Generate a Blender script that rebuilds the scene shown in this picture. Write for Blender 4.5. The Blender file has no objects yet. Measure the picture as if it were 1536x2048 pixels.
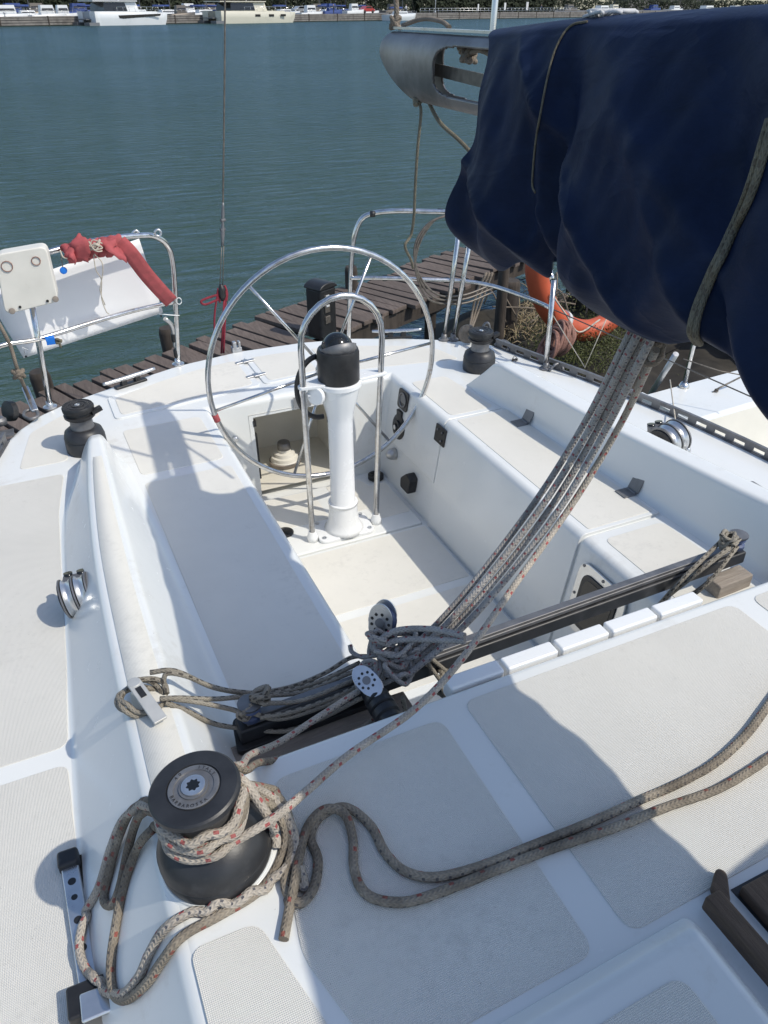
import bpy, bmesh, math, random
from mathutils import Vector, Matrix, noise
from mathutils.bvhtree import BVHTree
R = math.radians
rnd = random.Random(7)
SC = bpy.context.scene
COL = SC.collection

# ------------------------------------------------------------------ camera
# x = across the yacht (picture right), y = towards the stern, z = up from the cockpit floor (metres)
FPX, CX, CY, HZ, EYE = 1540.0, 768.0, 1024.0, 12.0, 2.0
PITCH = math.atan((CY - HZ) / FPX); YAW = R(24.8)
hd = Vector((math.sin(YAW), math.cos(YAW), 0)); rt = Vector((math.cos(YAW), -math.sin(YAW), 0))
fw = hd * math.cos(PITCH) - Vector((0, 0, math.sin(PITCH))); cu = rt.cross(fw)
CAMP = Vector((0, 0, EYE))
cam_d = bpy.data.cameras.new('camera'); cam = bpy.data.objects.new('camera', cam_d); COL.objects.link(cam)
cam.matrix_world = Matrix(((rt.x, cu.x, -fw.x, 0), (rt.y, cu.y, -fw.y, 0), (rt.z, cu.z, -fw.z, EYE), (0, 0, 0, 1)))
cam_d.sensor_fit = 'VERTICAL'; cam_d.sensor_height = 36.0; cam_d.sensor_width = 27.0
cam_d.lens = 36.0 * FPX / 2048.0; cam_d.clip_start = 0.05; cam_d.clip_end = 4000
SC.camera = cam

# ------------------------------------------------------------------ sky, sun, exposure
SUN = Vector((0.575, -0.60, 1.0)).normalized()
SC.world = bpy.data.worlds.new('World'); SC.world.use_nodes = True
wn = SC.world.node_tree; wn.nodes.clear()
sky = wn.nodes.new('ShaderNodeTexSky'); sky.sky_type = 'NISHITA'; sky.sun_disc = False
sky.sun_elevation = math.asin(SUN.z); sky.sun_rotation = math.atan2(SUN.x, SUN.y)
sky.altitude = 0; sky.air_density = 1.0; sky.dust_density = 1.0; sky.ozone_density = 1.0
bg = wn.nodes.new('ShaderNodeBackground'); bg.inputs['Strength'].default_value = 0.15
wo = wn.nodes.new('ShaderNodeOutputWorld')
wn.links.new(sky.outputs[0], bg.inputs[0]); wn.links.new(bg.outputs[0], wo.inputs[0])
sun_d = bpy.data.lights.new('sun', 'SUN'); sun_d.energy = 2.75; sun_d.angle = R(0.55); sun_d.color = (1.0, 0.94, 0.825)
sun = bpy.data.objects.new('sun', sun_d); COL.objects.link(sun); sun.rotation_euler = SUN.to_track_quat('Z', 'Y').to_euler()
SC.view_settings.view_transform = 'Standard'; SC.view_settings.look = 'None'
SC.view_settings.exposure = 0.23; SC.view_settings.gamma = 1.0; SC.view_settings.use_curve_mapping = False
SC.cycles.max_bounces = 8; SC.cycles.glossy_bounces = 4; SC.cycles.diffuse_bounces = 4

# ------------------------------------------------------------------ measuring: sight line of a photo point met with a real plane
def ray(x, y): return fw + rt * ((x - CX) / FPX) - cu * ((y - CY) / FPX)
def az(x, y, z):
    d = ray(x, y); return CAMP + d * ((z - EYE) / d.z)
def ay(x, y, Y):
    d = ray(x, y); return CAMP + d * (Y / d.y)
def ax(x, y, X):
    d = ray(x, y); return CAMP + d * (X / d.x)
def lerp(a, b, t): return a + (b - a) * t
def interp(tab, t):
    if t <= tab[0][0]: return tab[0][1]
    for (a, va), (b, vb) in zip(tab, tab[1:]):
        if t <= b: return lerp(va, vb, (t - a) / (b - a)) if b > a else vb
    return tab[-1][1]
def smooth_interp(tab, t):
    if t <= tab[0][0]: return tab[0][1]
    if t >= tab[-1][0]: return tab[-1][1]
    for i in range(len(tab) - 1):
        if t <= tab[i + 1][0]:
            p0 = tab[max(i - 1, 0)]; p1 = tab[i]; p2 = tab[i + 1]; p3 = tab[min(i + 2, len(tab) - 1)]
            h = p2[0] - p1[0]; u = (t - p1[0]) / h
            m1 = (p2[1] - p0[1]) / max(p2[0] - p0[0], 1e-6) * h; m2 = (p3[1] - p1[1]) / max(p3[0] - p1[0], 1e-6) * h
            return (2*u**3 - 3*u*u + 1) * p1[1] + (u**3 - 2*u*u + u) * m1 + (-2*u**3 + 3*u*u) * p2[1] + (u**3 - u*u) * m2

# ------------------------------------------------------------------ object helpers
WM = {}
def tag(o, label=None, cat=None, group=None, kind=None):
    if label: o['label'] = label
    if cat: o['category'] = cat
    if group: o['group'] = group
    if kind: o['kind'] = kind
    return o
def attach(o, parent):
    if parent is not None:
        o.parent = parent; o.matrix_parent_inverse = WM[parent.name].inverted()
def thing(name, label, cat, loc=(0, 0, 0), group=None, parent=None):
    o = bpy.data.objects.new(name, None); COL.objects.link(o); o.empty_display_size = 0.1
    o.location = loc; WM[o.name] = Matrix.Translation(Vector(loc))
    return tag(o, label, cat, group)
def children(o): return [c for c in bpy.data.objects if c.parent == o]
def dup(o, off, parent=None, label=None, group=None):
    """copy of a thing or part with all below it, moved by off"""
    kids = children(o); c = o.copy(); COL.objects.link(c)
    if parent is not None: c.parent = parent
    c.location = Vector(o.location) + Vector(off)
    if label: c['label'] = label
    if group: c['group'] = group
    def rec(src, dst):
        for k in children(src):
            if k == dst: continue
            kk = k.copy(); COL.objects.link(kk); kk.parent = dst; rec(k, kk)
    rec(o, c)
    return c

class MB:
    def __init__(s): s.v = []; s.f = []; s.uv = []; s.sm = []; s.mi = []
    def add(s, vs, fs, smooth=False, uv=None, mi=0):
        b = len(s.v); s.v += [Vector(p) for p in vs]
        for i, f in enumerate(fs):
            s.f.append([b + k for k in f]); s.sm.append(smooth); s.mi.append(mi)
            s.uv.append(uv[i] if uv else None)
        return s
    def box(s, c, size, rot=None, mi=0):
        hx, hy, hz = size[0] / 2, size[1] / 2, size[2] / 2
        vs = [Vector((x, y, z)) for x in (-hx, hx) for y in (-hy, hy) for z in (-hz, hz)]
        if rot is not None: vs = [rot @ v for v in vs]
        vs = [v + Vector(c) for v in vs]
        return s.add(vs, [(0, 1, 3, 2), (4, 6, 7, 5), (0, 4, 5, 1), (2, 3, 7, 6), (0, 2, 6, 4), (1, 5, 7, 3)], mi=mi)
    def bar(s, a, b, w, h, up=(0, 0, 1), mi=0):
        a, b = Vector(a), Vector(b); d = (b - a); L = d.length; d.normalize()
        sd = d.cross(Vector(up)).normalized(); u = sd.cross(d)
        rot = Matrix((d, sd, u)).transposed()
        return s.box((a + b) / 2, (L, w, h), rot, mi)
    def tube(s, pts, r, n=10, sub=0, closed=False, caps=True, mi=0):
        pts = [Vector(p) for p in pts]
        if sub: pts, r = catmull(pts, sub, closed, r)
        m = len(pts); rr = r if isinstance(r, (list, tuple)) else [r] * m
        T = []
        for i in range(m):
            if closed: t = pts[(i + 1) % m] - pts[i - 1]
            else: t = pts[min(i + 1, m - 1)] - pts[max(i - 1, 0)]
            T.append(t.normalized() if t.length > 1e-9 else Vector((0, 0, 1)))
        ref = Vector((0, 0, 1)) if abs(T[0].z) < .9 else Vector((1, 0, 0))
        N = [(ref - T[0] * ref.dot(T[0])).normalized()]
        for i in range(1, m):
            q = T[i - 1].rotation_difference(T[i]); v = q @ N[-1]
            v = (v - T[i] * v.dot(T[i])); N.append(v.normalized() if v.length > 1e-9 else N[-1])
        vs = []; L = [0.0]
        for i in range(1, m + 1): L.append(L[-1] + (pts[i % m] - pts[i - 1]).length)
        for i in range(m):
            B = T[i].cross(N[i])
            for k in range(n):
                a = 2 * math.pi * k / n; vs.append(pts[i] + (N[i] * math.cos(a) + B * math.sin(a)) * rr[i])
        fs = []; uv = []
        for i in range(m if closed else m - 1):
            j = (i + 1) % m
            for k in range(n):
                k2 = (k + 1) % n
                fs.append((i * n + k, i * n + k2, j * n + k2, j * n + k))
                uv.append(((k / n, L[i]), ((k + 1) / n, L[i]), ((k + 1) / n, L[i + 1]), (k / n, L[i + 1])))
        s.add(vs, fs, True, uv, mi)
        if caps and not closed:
            b = len(s.v) - m * n
            for ring, rev in ((0, True), (m - 1, False)):
                idx = [b + ring * n + k for k in range(n)]
                s.f.append(idx[::-1] if rev else idx); s.sm.append(False); s.uv.append(None); s.mi.append(mi)
        return s
    def lathe(s, prof, c=(0, 0, 0), n=32, axis=None, mi=0, smooth=True):
        c = Vector(c); rot = Matrix.Identity(3)
        if axis is not None: rot = Vector((0, 0, 1)).rotation_difference(Vector(axis).normalized()).to_matrix()
        vs = []; fs = []; runs = [[prof[0]]]
        for i in range(1, len(prof)):
            runs[-1].append(prof[i])
            if i + 1 < len(prof):
                d0 = Vector((prof[i][0] - prof[i - 1][0], prof[i][1] - prof[i - 1][1])); d1 = Vector((prof[i + 1][0] - prof[i][0], prof[i + 1][1] - prof[i][1]))
                if d0.length > 1e-7 and d1.length > 1e-7 and d0.angle(d1) > R(38): runs.append([prof[i]])
        prof = [p for r_ in runs for p in r_]; ends = []; e_ = 0
        for r_ in runs: e_ += len(r_); ends.append(e_ - 1)
        for (r, z) in prof:
            for k in range(n):
                a = 2 * math.pi * k / n; vs.append(c + rot @ Vector((r * math.cos(a), r * math.sin(a), z)))
        for i in range(len(prof) - 1):
            if i in ends: continue
            for k in range(n):
                k2 = (k + 1) % n; fs.append((i * n + k, i * n + k2, (i + 1) * n + k2, (i + 1) * n + k))
        s.add(vs, fs, smooth, None, mi)
        b = len(s.v) - len(vs)
        for i, rev in ((0, True), (len(prof) - 1, False)):
            if prof[i][0] > 1e-5:
                idx = [b + i * n + k for k in range(n)]
                s.f.append(idx[::-1] if rev else idx); s.sm.append(False); s.uv.append(None); s.mi.append(mi)
        return s
    def prism(s, poly, z0, z1, mi=0):
        """plan polygon (x,y) counter-clockwise, from z0 to z1"""
        n = len(poly); vs = [Vector((p[0], p[1], z0)) for p in poly] + [Vector((p[0], p[1], z1)) for p in poly]
        fs = [list(range(n))[::-1], [n + i for i in range(n)]] + [(i, (i + 1) % n, n + (i + 1) % n, n + i) for i in range(n)]
        return s.add(vs, fs, mi=mi)
    def slab(s, poly, nrm, th, mi=0):
        """flat 3D polygon given thickness th along -nrm"""
        nrm = Vector(nrm).normalized(); P = [Vector(p) for p in poly]; n = len(P)
        vs = P + [p - nrm * th for p in P]
        fs = [list(range(n)), [n + i for i in range(n)][::-1]] + [(i, n + i, n + (i + 1) % n, (i + 1) % n) for i in range(n)]
        return s.add(vs, fs, mi=mi)
    def grid(s, rows, closed=False, mi=0, uvs=None, flip=False):
        m, n = len(rows), len(rows[0]); vs = [p for r in rows for p in r]; fs = []; uv = []
        for i in range(m - 1):
            for k in range(n if closed else n - 1):
                k2 = (k + 1) % n; f = (i * n + k, i * n + k2, (i + 1) * n + k2, (i + 1) * n + k)
                fs.append(f[::-1] if flip else f)
        return s.add(vs, fs, True, None, mi)
    def build_each(s, name, mats, parent, **kw):
        """one object for every separate piece"""
        par = list(range(len(s.v)))
        def find(i):
            while par[i] != i: par[i] = par[par[i]]; i = par[i]
            return i
        key = {}
        for i, v in enumerate(s.v):
            k = (round(v.x, 5), round(v.y, 5), round(v.z, 5))
            if k in key: par[find(i)] = find(key[k])
            else: key[k] = i
        for f in s.f:
            for k in f[1:]: par[find(k)] = find(f[0])
        comps = {}
        for i, f in enumerate(s.f): comps.setdefault(find(f[0]), []).append(i)
        out = []
        for fl in comps.values():
            m = MB(); mp = {}
            for i in fl:
                for k in s.f[i]:
                    if k not in mp: mp[k] = len(m.v); m.v.append(s.v[k])
                m.f.append([mp[k] for k in s.f[i]]); m.uv.append(s.uv[i]); m.sm.append(s.sm[i]); m.mi.append(s.mi[i])
            out.append(m.build(name, mats, parent, **kw))
        return out
    def build(s, name, mats, parent=None, bevel=0, seg=2, angle=35, subsurf=0, auto=None, solid=0, recalc=False):
        me = bpy.data.meshes.new(name)
        me.from_pydata([tuple(v) for v in s.v], [], s.f)
        mats = mats if isinstance(mats, (list, tuple)) else [mats]
        for m in mats: me.materials.append(m)
        if any(u is not None for u in s.uv):
            ul = me.uv_layers.new(name='UVMap'); li = 0
            for f, u in zip(s.f, s.uv):
                for k in range(len(f)):
                    if u is not None: ul.data[li].uv = u[k]
                    li += 1
        me.polygons.foreach_set('use_smooth', s.sm); me.polygons.foreach_set('material_index', s.mi)
        me.update()
        if recalc or bevel:
            bm = bmesh.new(); bm.from_mesh(me)
            if bevel: bmesh.ops.remove_doubles(bm, verts=bm.verts, dist=1e-5)
            bmesh.ops.recalc_face_normals(bm, faces=bm.faces); bm.to_mesh(me); bm.free()
        o = bpy.data.objects.new(name, me); COL.objects.link(o); WM[o.name] = Matrix.Identity(4)
        attach(o, parent)
        if solid:
            sm = o.modifiers.new('solid', 'SOLIDIFY'); sm.thickness = solid; sm.offset = 0
        if bevel:
            b = o.modifiers.new('bevel', 'BEVEL'); b.width = bevel; b.segments = seg; b.limit_method = 'ANGLE'; b.angle_limit = R(angle)
            b.harden_normals = False
            for p in me.polygons: p.use_smooth = True
            w = o.modifiers.new('wn', 'WEIGHTED_NORMAL'); w.keep_sharp = False; w.weight = 80
        if subsurf:
            m = o.modifiers.new('sub', 'SUBSURF'); m.levels = subsurf; m.render_levels = subsurf
        return o

def catmull(pts, sub, closed=False, r=None):
    m = len(pts); out = []; rr = []; isr = isinstance(r, (list, tuple))
    for i in range(m if closed else m - 1):
        p0 = pts[i - 1] if (closed or i > 0) else pts[0] * 2 - pts[1]
        p1 = pts[i]; p2 = pts[(i + 1) % m]
        p3 = pts[(i + 2) % m] if (closed or i + 2 < m) else pts[-1] * 2 - pts[-2]
        for k in range(sub):
            t = k / sub
            out.append(0.5 * ((2 * p1) + (p2 - p0) * t + (2 * p0 - 5 * p1 + 4 * p2 - p3) * t * t + (3 * p1 - p0 - 3 * p2 + p3) * t ** 3))
            if isr: rr.append(lerp(r[i], r[(i + 1) % m], t))
    if not closed:
        out.append(pts[-1].copy())
        if isr: rr.append(r[-1])
    return out, (rr if isr else r)
def round_poly(poly, r, n=5):
    """round the corners of a plan polygon"""
    out = []; m = len(poly)
    for i in range(m):
        p = Vector(poly[i][:2]); a = Vector(poly[i - 1][:2]); b = Vector(poly[(i + 1) % m][:2])
        da, db = (a - p), (b - p); ra = min(r, da.length * .45); rb = min(r, db.length * .45)
        A = p + da.normalized() * ra; B = p + db.normalized() * rb
        for k in range(n + 1):
            t = k / n; out.append((A * (1 - t) ** 2 + p * 2 * t * (1 - t) + B * t * t)[:])
    return out
def ccw(poly):
    a = sum(p[0] * q[1] - q[0] * p[1] for p, q in zip(poly, poly[1:] + poly[:1]))
    return poly if a > 0 else poly[::-1]
# ------------------------------------------------------------------ materials
class NT:
    def __init__(s, name):
        s.m = bpy.data.materials.new(name); s.m.use_nodes = True; s.t = s.m.node_tree; s.t.nodes.clear()
        s.out = s.n('OutputMaterial'); s.p = s.n('BsdfPrincipled'); s.l(s.p.outputs[0], s.out.inputs[0])
        s.tc = s.n('TexCoord')
    def n(s, t, **kw):
        x = s.t.nodes.new('ShaderNode' + t)
        for k, v in kw.items():
            if k in x.inputs.keys(): x.inputs[k].default_value = v
            else: setattr(x, k, v)
        return x
    def l(s, a, b): s.t.links.new(a, b)
    def set(s, **kw):
        for k, v in kw.items():
            k = k.replace('_', ' '); s.p.inputs[k].default_value = v
        return s
    def coord(s, scale=(1, 1, 1), src='Object', rot=(0, 0, 0)):
        mp = s.n('Mapping'); mp.inputs['Scale'].default_value = scale; mp.inputs['Rotation'].default_value = rot
        s.l(s.tc.outputs[src], mp.inputs[0]); return mp.outputs[0]
    def noise(s, scale, detail=4, rough=.55, vec=None, dist=0):
        x = s.n('TexNoise'); x.inputs['Scale'].default_value = scale; x.inputs['Detail'].default_value = detail
        x.inputs['Roughness'].default_value = rough; x.inputs['Distortion'].default_value = dist
        s.l(vec if vec is not None else s.tc.outputs['Object'], x.inputs['Vector']); return x.outputs[0]
    def ramp(s, fac, stops):
        x = s.n('ValToRGB'); el = x.color_ramp.elements
        while len(el) < len(stops): el.new(.5)
        for e, (p, c) in zip(el, stops): e.position = p; e.color = c if len(c) == 4 else (*c, 1)
        s.l(fac, x.inputs[0]); return x.outputs[0]
    def math(s, op, a, b=None, c=None):
        x = s.n('Math'); x.operation = op
        for i, v in enumerate((a, b, c)):
            if v is None: continue
            if isinstance(v, (int, float)): x.inputs[i].default_value = v
            else: s.l(v, x.inputs[i])
        return x.outputs[0]
    def mix(s, fac, a, b, mode='MIX'):
        x = s.n('Mix'); x.data_type = 'RGBA'; x.blend_type = mode
        for i, v in ((0, fac), (6, a), (7, b)):
            if isinstance(v, (int, float)): x.inputs[i].default_value = v
            elif isinstance(v, tuple): x.inputs[i].default_value = v if len(v) == 4 else (*v, 1)
            else: s.l(v, x.inputs[i])
        return x.outputs[2]
    def bump(s, h, strength=.3, dist=.01, prev=None):
        b = s.n('Bump'); b.inputs['Strength'].default_value = strength; b.inputs['Distance'].default_value = dist
        s.l(h, b.inputs['Height'])
        if prev is not None: s.l(prev, b.inputs['Normal'])
        s.l(b.outputs[0], s.p.inputs['Normal']); return b.outputs[0]
    def col(s, c): s.l(c, s.p.inputs['Base Color']); return s

def simple(name, c, rough=.5, metal=0, var=.12, scale=30, bump=0, bscale=200, dirt=None, coat=0):
    t = NT(name).set(Roughness=rough, Metallic=metal, Coat_Weight=coat)
    f = t.noise(scale, 5)
    dk = tuple(x * (1 - var) for x in c); lt = tuple(min(1, x * (1 + var)) for x in c)
    cc = t.ramp(f, [(.3, dk), (.7, lt)])
    if dirt:
        d = t.ramp(t.noise(scale * .35, 7, .7), [(dirt[1], (0, 0, 0)), (dirt[1] + .18, (1, 1, 1))])
        cc = t.mix(t.math('MULTIPLY', d, dirt[2] if len(dirt) > 2 else .8), cc, dirt[0])
    t.col(cc)
    rr = t.math('MULTIPLY_ADD', f, .25, rough - .12); t.l(rr, t.p.inputs['Roughness'])
    if bump: t.bump(t.noise(bscale, 3), bump, .002)
    return t.m

def gelcoat():
    t = NT('gelcoat').set(Roughness=.22, Coat_Weight=.25, Coat_Roughness=.08, Specular_IOR_Level=.45)
    big = t.noise(1.7, 5, .6); fine = t.noise(24, 6, .7)
    c = t.ramp(big, [(.3, (.72, .735, .72)), (.7, (.775, .78, .755))])
    st = t.ramp(t.math('MULTIPLY', fine, t.noise(3.1, 3)), [(.31, (0, 0, 0)), (.46, (1, 1, 1))])
    c = t.mix(t.math('MULTIPLY', st, .34), c, (.52, .49, .43))
    vo = t.n('TexVoronoi'); vo.inputs['Scale'].default_value = 34; t.l(t.tc.outputs['Object'], vo.inputs['Vector'])
    sp = t.ramp(vo.outputs['Distance'], [(.0, (1, 1, 1)), (.055, (0, 0, 0))])
    keep = t.math('GREATER_THAN', t.noise(9, 1), .6)
    c = t.mix(t.math('MULTIPLY', t.math('MULTIPLY', sp, keep), .7), c, (.16, .14, .12)); t.col(c)
    t.l(t.math('MULTIPLY_ADD', fine, .2, .14), t.p.inputs['Roughness'])
    t.bump(t.noise(7, 2), .05, .01)
    return t.m
def nonskid(name, base, pitch, strength):
    t = NT(name).set(Roughness=.75, Specular_IOR_Level=.3)
    big = t.noise(2.3, 6, .65); fine = t.noise(38, 6, .7)
    c = t.ramp(big, [(.3, tuple(x * .95 for x in base)), (.7, tuple(min(1, x * 1.05) for x in base))])
    st = t.ramp(t.math('MULTIPLY', fine, t.noise(2.2, 4)), [(.30, (0, 0, 0)), (.46, (1, 1, 1))])
    c = t.mix(t.math('MULTIPLY', st, .3), c, tuple(x * .62 for x in base))
    scv = t.coord((1.1, 2.6, 1)); scuff = t.ramp(t.noise(8, 8, .75, scv), [(.62, (0, 0, 0)), (.74, (1, 1, 1))])
    c = t.mix(t.math('MULTIPLY', scuff, .20), c, (.36, .34, .32))
    vo = t.n('TexVoronoi'); vo.inputs['Scale'].default_value = 48; t.l(t.tc.outputs['Object'], vo.inputs['Vector'])
    sp = t.ramp(vo.outputs['Distance'], [(.0, (1, 1, 1)), (.07, (0, 0, 0))])
    keep = t.math('GREATER_THAN', t.noise(11, 1), .58)
    c = t.mix(t.math('MULTIPLY', t.math('MULTIPLY', sp, keep), .75), c, (.10, .08, .07))
    # woven diamond tread
    sep = t.n('SeparateXYZ'); t.l(t.tc.outputs['Object'], sep.inputs[0])
    k = 2 * math.pi / pitch
    a = t.math('SINE', t.math('MULTIPLY', t.math('ADD', sep.outputs[0], sep.outputs[1]), k))
    b = t.math('SINE', t.math('MULTIPLY', t.math('SUBTRACT', sep.outputs[0], sep.outputs[1]), k))
    w = t.math('ADD', t.math('MULTIPLY', a, b), t.math('MULTIPLY', t.noise(420, 2), 1.1))
    c = t.mix(t.math('MULTIPLY_ADD', w, .025, .03), c, tuple(x * .6 for x in base)); t.col(c)
    t.bump(w, strength, .0012)
    return t.m
def rope_mat(name, base, dark, fleck, period, fl_w, tracer, dirty=.35):
    t = NT(name).set(Roughness=.85, Specular_IOR_Level=.15)
    sep = t.n('SeparateXYZ'); t.l(t.tc.outputs['UV'], sep.inputs[0]); u, v = sep.outputs[0], sep.outputs[1]
    # herringbone braid
    U = t.math('MULTIPLY', u, 10); V = t.math('MULTIPLY', v, 210)
    tri = t.math('PINGPONG', U, 1.0)
    w = t.math('SINE', t.math('MULTIPLY', t.math('ADD', V, t.math('MULTIPLY', tri, 1.3)), math.pi))
    seam = t.math('SINE', t.math('MULTIPLY', U, math.pi))
    hgt = t.math('ADD', t.math('MULTIPLY', w, .5), t.math('MULTIPLY', t.math('ABSOLUTE', seam), .6))
    dirt = t.noise(16, 6, .7)
    c = t.ramp(dirt, [(.32, tuple(x * (1 - dirty) for x in base)), (.68, base)])
    c = t.mix(t.math('MULTIPLY_ADD', w, -.22, .24), c, tuple(x * .45 for x in base))
    # coloured flecks, two rows offset
    def flecks(off_u, off_v, per, wid, wu):
        fv = t.math('FRACT', t.math('MULTIPLY_ADD', v, 1 / per, off_v)); fu = t.math('FRACT', t.math('ADD', u, off_u))
        return t.math('MULTIPLY', t.math('LESS_THAN', fv, wid), t.math('LESS_THAN', fu, wu))
    f = t.math('MAXIMUM', flecks(.1, .0, period, fl_w, .13), flecks(.6, .5, period, fl_w, .13))
    f = t.math('MAXIMUM', f, flecks(.36, .27, period * 1.13, fl_w, .12))
    c = t.mix(t.math('MULTIPLY', f, .85), c, fleck)
    if tracer:
        g = t.math('MAXIMUM', flecks(.25, .3, period * .37, .22, .09), flecks(.75, .8, period * .37, .22, .09))
        c = t.mix(t.math('MULTIPLY', g, .8), c, tracer)
    grime = t.ramp(t.noise(5, 5, .7), [(.4, (0, 0, 0)), (.62, (1, 1, 1))])
    c = t.mix(t.math('MULTIPLY', grime, dark[3]), c, dark[:3]); t.col(c)
    t.bump(hgt, .7, .0016)
    return t.m
def steel():
    t = NT('stainless').set(Metallic=1.0, Roughness=.17)
    f = t.noise(30, 7, .75); g = t.noise(6, 4)
    c = t.ramp(f, [(.35, (.52, .50, .47)), (.6, (.70, .70, .70))])
    rust = t.ramp(t.math('MULTIPLY', t.noise(55, 6, .8), g), [(.31, (0, 0, 0)), (.4, (1, 1, 1))])
    c = t.mix(t.math('MULTIPLY', rust, .55), c, (.33, .22, .13)); t.col(c)
    t.l(t.math('MULTIPLY_ADD', f, .35, .02), t.p.inputs['Roughness'])
    return t.m
def wood(name, c1, c2, ax_scale, rough=.8, c3=None):
    t = NT(name).set(Roughness=rough)
    v = t.coord(ax_scale); f = t.noise(6, 8, .7, v, .6); g = t.noise(1.3, 4)
    c = t.ramp(f, [(.3, c1), (.7, c2)])
    c = t.mix(t.ramp(g, [(.4, (0, 0, 0)), (.7, (.7, .7, .7))]), c, c3 or tuple(x * .6 for x in c1)); t.col(c)
    t.bump(f, .6, .006)
    return t.m
def canvas():
    t = NT('blue_canvas').set(Roughness=.58, Specular_IOR_Level=.13, Sheen_Weight=.03, Sheen_Roughness=.5)
    t.p.inputs['Sheen Tint'].default_value = (.3, .4, .8, 1)
    f = t.noise(7, 6, .7); c = t.ramp(f, [(.3, (.0046, .0100, .028)), (.7, (.0090, .0185, .053))])
    lint = t.ramp(t.noise(60, 6, .8), [(.66, (0, 0, 0)), (.76, (1, 1, 1))])
    c = t.mix(t.math('MULTIPLY', lint, .12), c, (.16, .2, .28)); t.col(c)
    b = t.bump(t.noise(9, 5, .6, t.coord((1, .55, 1.7), rot=(.5, 0, 0)), 1.2), .14, .03)
    n = t.noise(3.6, 3, .5, t.coord((1, .7, 1.5), rot=(.6, .2, 0)), .9)
    rg = t.math('POWER', t.math('SUBTRACT', 1.0, t.math('ABSOLUTE', t.math('MULTIPLY_ADD', n, 2.0, -1.0))), 14.0)
    b = t.bump(rg, .10, .02, b)
    t.bump(t.noise(420, 2), .10, .001, b)
    return t.m
def water():
    t = NT('harbour_water'); t.t.nodes.remove(t.p)
    d = t.n('BsdfDiffuse'); g = t.n('BsdfGlossy'); mx = t.n('MixShader'); fr = t.n('Fresnel')
    c = t.ramp(t.noise(.06, 4), [(.3, (.035, .060, .036)), (.7, (.045, .073, .045))]); t.l(c, d.inputs['Color'])
    g.inputs['Roughness'].default_value = .13; g.inputs['Color'].default_value = (.50, .68, 1, 1); fr.inputs['IOR'].default_value = 1.33
    mp = t.n('Mapping'); mp.inputs['Scale'].default_value = (.45, 1.6, 1); mp.inputs['Rotation'].default_value = (0, 0, R(20))
    t.l(t.tc.outputs['Object'], mp.inputs[0])
    n1 = t.noise(3.2, 5, .6, mp.outputs[0], .5); n2 = t.noise(.55, 3, .5, mp.outputs[0]); n3 = t.noise(.05, 3, .5)
    h = t.math('ADD', t.math('MULTIPLY', n1, .42), t.math('MULTIPLY', n2, .9))
    amp = t.math('MULTIPLY_ADD', n3, .9, .35)
    bp = t.n('Bump'); bp.inputs['Strength'].default_value = 1.0; bp.inputs['Distance'].default_value = .30; t.l(t.math('MULTIPLY', h, amp), bp.inputs['Height'])
    for x in (d, g, fr): t.l(bp.outputs[0], x.inputs['Normal'])
    # a choppy surface never mirrors fully at low angles: the wavelets hide each other
    t.l(t.math('MINIMUM', fr.outputs[0], .32), mx.inputs[0]); t.l(d.outputs[0], mx.inputs[1]); t.l(g.outputs[0], mx.inputs[2]); t.l(mx.outputs[0], t.out.inputs[0])
    return t.m

M = {}
M['gel'] = gelcoat()
M['skid'] = nonskid('deck_tread', (.715, .695, .635), .0058, .25)
M['skid2'] = nonskid('coarse_tread', (.71, .69, .635), .0060, .60)
M['steel'] = steel()
M['alu'] = simple('aluminium', (.52, .52, .52), .38, .85, .15, 25, dirt=((.18, .17, .16), .58))
M['dalu'] = simple('dull_aluminium', (.20, .20, .205), .5, .6, .2, 22, dirt=((.42, .40, .37), .60, .6))
M['galu'] = simple('satin_aluminium', (.63, .64, .65), .3, .9, .08, 25)
M['boom'] = simple('boom_aluminium', (.24, .23, .225), .42, .65, .25, 9, dirt=((.10, .09, .085), .5, .7))
M['black'] = simple('black_plastic', (.018, .018, .019), .42, 0, .3, 40, .1, 300, dirt=((.11, .105, .10), .60, .5))
M['rubber'] = simple('winch_black', (.030, .031, .034), .42, .15, .3, 18, .1, 240, dirt=((.12, .12, .125), .56, .45))
M['white'] = simple('white_paint', (.80, .81, .81), .25, 0, .02, 6, coat=.3, dirt=((.5, .46, .4), .66, .3))
M['board'] = simple('white_board', (.80, .80, .81), .35, 0, .03, 3, dirt=((.55, .52, .48), .64, .3))
M['oldwhite'] = simple('aged_white_plastic', (.68, .655, .59), .5, 0, .06, 9, dirt=((.42, .33, .22), .60, .6))
M['cream'] = simple('cream_gelcoat', (.69, .66, .58), .35, 0, .05, 6, dirt=((.45, .38, .28), .60, .4))
M['canvas'] = canvas()
M['jetty'] = wood('weathered_planks', (.075, .055, .045), (.195, .152, .128), (9, 1.2, 4), .85, (.07, .055, .045))
M['pile'] = wood('pile_wood', (.032, .025, .02), (.085, .068, .055), (5, 5, .8), .9)
M['teak'] = wood('teak', (.060, .036, .022), (.125, .082, .052), (14, 1.2, 8), .65)
M['greywood'] = wood('grey_teak', (.26, .22, .185), (.42, .37, .32), (1.2, 12, 12), .8, (.17, .14, .115))
M['orange'] = simple('orange_plastic', (.50, .095, .040), .5, 0, .1, 8, dirt=((.18, .07, .035), .60, .5))
M['red'] = simple('faded_red_webbing', (.37, .075, .080), .8, 0, .18, 30, .3, 500)
M['redrope'] = simple('red_rope', (.22, .02, .035), .8, 0, .25, 60, .3, 400)
M['blue'] = simple('blue_plastic', (.01, .16, .60), .4, 0, .1, 40)
M['bluesheave'] = simple('blue_grey_sheave', (.09, .12, .22), .45, 0, .15, 30)
M['wire'] = simple('wire_rope', (.16, .14, .12), .45, .5, .3, 60)
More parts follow.
